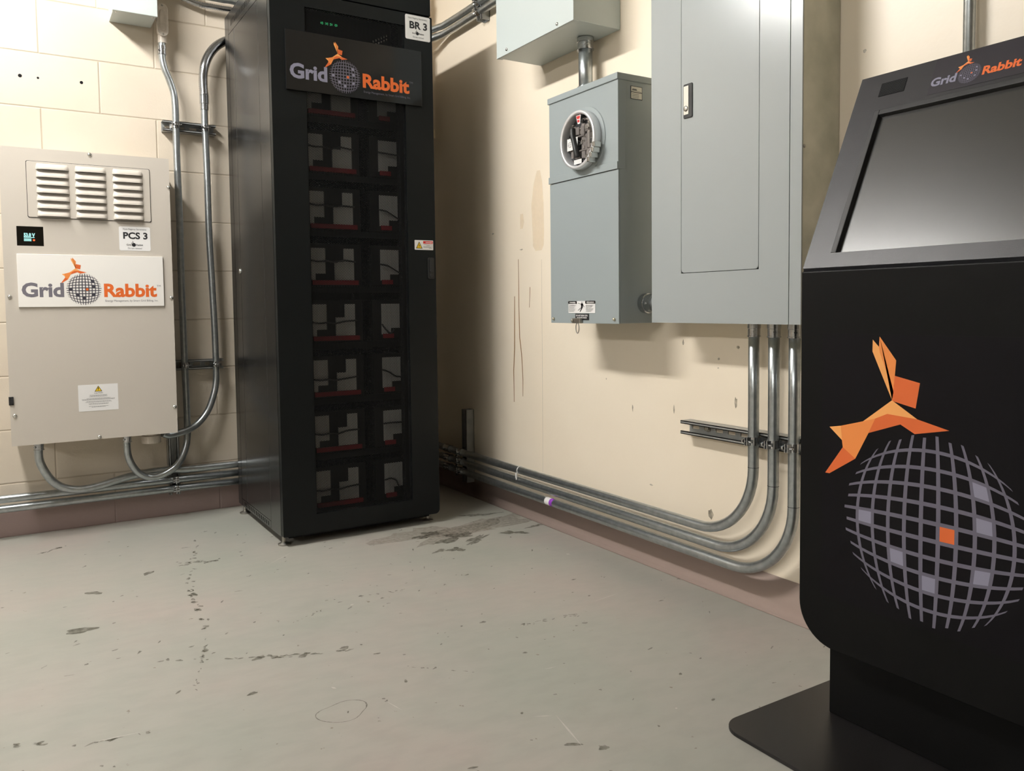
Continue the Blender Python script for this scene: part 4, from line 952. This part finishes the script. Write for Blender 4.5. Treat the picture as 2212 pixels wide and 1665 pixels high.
# trim round the door
mb = MB(); mb.box(EF, EF+.004, dya+g2, ey1, ez0, ET).box(EF, EF+.004, ys+g2*.6, dyb-g2, ez0, ET).box(EF, EF+.004, dyb-g2, dya+g2, ez0, dzb-g2)
obj('front_trim', mb, 'grey2', t)
dr = obj('door', EFm.rect(MB(), -dya, -dyb, dzb, ET, 0, .0044, r=.010), 'grey2', t, .001)
p0 = 1.6927; p1 = 1.6585; za, zb = 1.3686, 1.4624
lt = obj('door_latch', EFm.rect(MB(), -p0, -p1, za, zb, .0044, .0075, r=.004), 'rubber', dr, .001)
mb = EFm.rect(MB(), -p0+.003, -p1-.013, za+.010, zb-.006, .0075, .0090, r=.001)
ins = obj('latch_plate', mb, 'cream2', lt)
mb = MB(); cy_ = (p0-.003+p1+.013)/2; mb.lathe((EF-.005, cy_, za+.026), (-1, 0, 0), [(.0075, 0), (.0075, .002), (.005, .0028), (0, .0028)], 18, 0, True)
obj('key_cylinder', mb, 'dimsteel', lt)
mb = MB(); q = (1.6426, 1.2960, 1.2274); screw(mb, (q[0], ey0+.0015, q[2]), (0, -1, 0), .0042, .003); obj('screw', mb, 'dimsteel', t)
mb = MB(); 

# three conduits from the panel, sweeping along the right wall
XP = 1.720; vy = (1.5165, 1.4485, 1.3825); hz_ = (.198, .155, .112); zb_ = (.401, .362, .319)
labs = ['first of three conduits dropping from the tall panel, innermost in the bend', 'middle one of three conduits dropping from the tall panel', 'outermost of the three conduits from the tall panel, with a purple tag']
for k in range(3):
    r = zb_[k]-hz_[k]
    pts = [(XP, vy[k], .797), (XP, vy[k], .6), (XP, vy[k], zb_[k]+.002)]
    pts += arc((XP, vy[k]+r, zb_[k]), (0, -1, 0), (0, 0, -1), r, 0, PI/2, 14)
    pts += [(XP, y, hz_[k]) for y in (2.2, 2.7, 3.1, 3.47-.02*k)]
    t = conduit('conduit', pts, .0148, labs[k], 'conduits below the tall panel', [((XP, vy[k], .7975), (0, 0, -1), .036)])
    if k == 2:
        y = 2.4864
        mb = MB().lathe((XP, y+.03, hz_[k]), (0, -1, 0), [(.0150, 0), (.0150, .030)], 20, 0, True); obj('tag_wrap', mb, 'label', t)
        mb = MB().lathe((XP, y, hz_[k]), (0, -1, 0), [(.0150, 0), (.0150, .020)], 20, 0, True); obj('purple_tag', mb, 'tape', t)
    # pencil ring at the start of the bend
    mb = MB().lathe((XP, vy[k], zb_[k]+.004), (0, 0, -1), [(.01495, 0), (.01495, .0012)], 20, 0, True); obj('bend_mark', mb, 'blackgap', t)
y = 2.7041
tag(obj('cable_tie', MB().lathe((XP, y, hz_[0]), (0, 1, 0), [(.0152, 0), (.0162, 0), (.0162, .004), (.0152, .004)], 18).box(XP-.020, XP-.016, y-.001, y+.003, hz_[0]-.036, hz_[0]-.008).box(XP-.019, XP-.016, y+.006, y+.009, hz_[0]-.030, hz_[0]-.012), 'label'), 'small white plastic tie hanging from the top conduit near the rack', 'cable tie')
# strut under the panel
zc2 = .4785
wall_strut('horizontal slotted strut on the right wall clamping three conduits below the tall panel', (XW-.0005, 1.814, zc2), (0, -1, 0), (-1, 0, 0), .50,
           [((XP, y_, zc2-.001), (0, 0, 1), .0148) for y_ in vy], bolts=[(XW-.0005, 1.7370, zc2)])
# upright strut by the rack
ysr = 3.197
wall_strut('upright strut in the shade beside the rack clamping three conduits', (XW-.0005, ysr, .390), (0, 0, -1), (-1, 0, 0), .33,
           [((XP, ysr, z), (0, 1, 0), .0148) for z in hz_], slots=True)
for k in range(3):     # couplings close to the rack
    y = 3.30; mb = MB().lathe((XP, y, hz_[k]), (0, 1, 0), [(.0149, 0), (.018, 0), (.018, .05), (.0149, .05)], 20)
    for dy in (.01, .035): mb.lathe((XP-.0175, y+dy, hz_[k]), (-1, 0, .2), [(.004, 0), (.004, .006), (0, .006)], 8)
    tag(obj('coupling', mb, 'zinc'), ['upper', 'middle', 'lowest'][k]+' pipe coupling on the conduits just right of the rack', 'pipe fitting', 'couplings beside the rack')
# pair of conduits high on the right wall behind the rack
for k, (z, lab) in enumerate(((2.128, 'upper of two conduits running high on the right wall behind the rack top'), (2.090, 'lower of two conduits running high on the right wall behind the rack top'))):
    conduit('conduit', [(1.62-.03*k, 3.50, z-.03), (1.69, 3.42, z-.012), (1.735, 3.34, z), (1.738, 3.2, z), (1.738, 2.80, z), (1.738, 2.62, z)], .0150, lab, 'conduits high on the right wall')
yq = 3.0123
wall_strut('small strap bracket holding the two high conduits beside the upper grey box', (XW-.0005, yq, 2.165), (0, 0, -1), (-1, 0, 0), .11, [((1.738, yq, 2.128), (0, 1, 0), .015), ((1.738, yq, 2.090), (0, 1, 0), .015)], slots=False)
# cream painted riser in the corner
cp = thing('painted_pipe', 'cream painted vertical pipe with a collar in the room corner', 'pipe', (1.690, 3.49, 1.6))
obj('pipe', MB().tube([(1.690, 3.49, 1.6), (1.690, 3.49, CEIL)], .030, 24), 'cream', cp)
obj('collar', MB().lathe((1.690, 3.49, 2.215), (0, 0, 1), [(.03, 0), (.035, .002), (.035, .03), (.041, .033), (.041, .055), (.03, .058)], 28), 'cream', cp)
obj('pipe_support', MB().box(1.66, XW-.001, 3.515, 3.53, 1.66, 1.70), 'cream', cp)
# thin riser behind the kiosk
conduit('conduit', [(1.755, .970, .10), (1.755, .970, CEIL)], .0117, 'thin straight conduit rising on the right wall behind the kiosk')

# ------------------------------------------------------------------ kiosk
KX = 1.365; ky1 = 1.082; kw = .55; ky0 = ky1-kw; kz0, kz1 = .163, .914
k = thing('kiosk', 'black free-standing touch screen kiosk with orange rabbit and globe logo at the right edge', 'kiosk', (1.45, (ky0+ky1)/2, 0))
KF = Fr((KX, ky1, 0), (0, -1, 0), (0, 0, 1))
# body with rounded lower corners
def body_outline(r):
    out = []
    for i in range(13): a = PI+PI/2*i/12; out.append((r+r*math.cos(a), kz0+r+r*math.sin(a)))
    for i in range(13): a = -PI/2+PI/2*i/12; out.append((kw-r+r*math.cos(a), kz0+r+r*math.sin(a)))
    return out+[(kw, kz1), (0, kz1)]
obj('body', MB().prism([KF.p(a, b, -.20) for a, b in body_outline(.082)], (0, 0, 0), KF.n*.20), 'kiosk', k, .003, seg=2)
gs = obj('graphic_sheet', KF.rect(MB(), .052, .498, .268, .792, .0003, .0007), 'graphic', k)
KL = Fr((KX-.0009, .807, .447), (0, -1, 0), (0, 0, 1)); R = .162
rabbit(gs, KL, 0, 0, R, .0002); globe(gs, KL, 0, 0, R, .0001, ['lilac', 'or_d', 'lilac_l'], .050, 24)
obj('pedestal', MB().box(1.411, 1.60, ky0+.042, 1.042, .0075, kz0+.01), 'kiosk', k, .003)
BPf = Fr((0, 0, .0005), (1, 0, 0), (0, 1, 0))
obj('base_plate', BPf.rect(MB(), 1.186, 1.745, ky0-.050, 1.132, 0, .0075, r=.048, k=9), 'basepl', k, .0012)
# tilted head
a25 = .4355; HU = Vector((0, -1, 0)); HV = Vector((math.sin(a25), 0, math.cos(a25))); HO = Vector((1.369, ky1, .920)); HL = .4415
HFm = Fr(HO, HU, HV)    # normal faces the room, tipped up
gw0, gw1, gh0, gh1 = .0545, kw-.0545, .0315, .3520; sw0, sw1, sh0, sh1 = .0665, kw-.0665, .0335, .3405
mb = MB()
for (u0, u1, v0, v1) in ((0, gw0, 0, HL), (gw1, kw, 0, HL), (gw0, gw1, 0, gh0), (gw0, gw1, gh1, HL)): HFm.rect(mb, u0, u1, v0, v1, -.02, 0)
hd = obj('head_bezel', mb, 'kioskhead', k)
mb = MB(); p = [HFm.p(0, .002, -.0201), HFm.p(0, HL-.001, -.0201), (1.66, ky1, 1.30), (1.66, ky1, .918)]
mb.prism(p, (0, 0, 0), (0, -kw, 0)); obj('head_shell', mb, 'kiosk', k, .002)
mb = MB()   # rounded gasket ring standing slightly proud, sunk towards the glass
for (u0, u1, v0, v1) in ((gw0, sw0, gh0, gh1), (sw1, gw1, gh0, gh1), (sw0, sw1, sh1, gh1)): HFm.rect(mb, u0, u1, v0, v1, -.018, .0008)
HFm.rect(mb, sw0, sw1, gh0, sh0, -.018, -.004)
obj('screen_gasket', mb, 'rubber', hd, .003)
obj('touch_screen', HFm.rect(MB(), sw0-.002, sw1+.002, sh0-.002, sh1+.002, -.018, -.0085), 'screen', hd)
gq = [(.0535, .3863), (.1093, .3835), (.1079, .4163), (.0522, .4172)]
sp = obj('speaker_grille', HFm.rect(MB(), .0528, .1086, .385, .4167, .0002, .0006), 'blackgap', hd)
mb = MB()
for i in range(26):
    for j in range(14): HFm.rect(mb, .0542+i*.0021, .0552+i*.0021, .3865+j*.00215, .3875+j*.00215, .0006, .0009)
obj('grille_mesh', mb, 'rubber', sp)
ls = obj('header_sheet', HFm.rect(MB(), .163, kw-.150, .360, .4385, .0003, .0006), mat('header_graphic_sheet', (.017, .014, .019, 1), .45, spec=.4), hd)
HL2 = Fr(HFm.p(.2375, .3875, .0007), HU, HV)
gr_logo(ls, HL2, 0, 0, .0205, .0002, 'lilac_l', 'orange', ('lilac', 'or_d', 'lilac_l'), 'lilac', tagline=False)
obj('body_seam', MB().box(KX+.004, KX+.19, ky0+.002, ky1-.002, kz1-.002, .9195), 'blackgap', k)
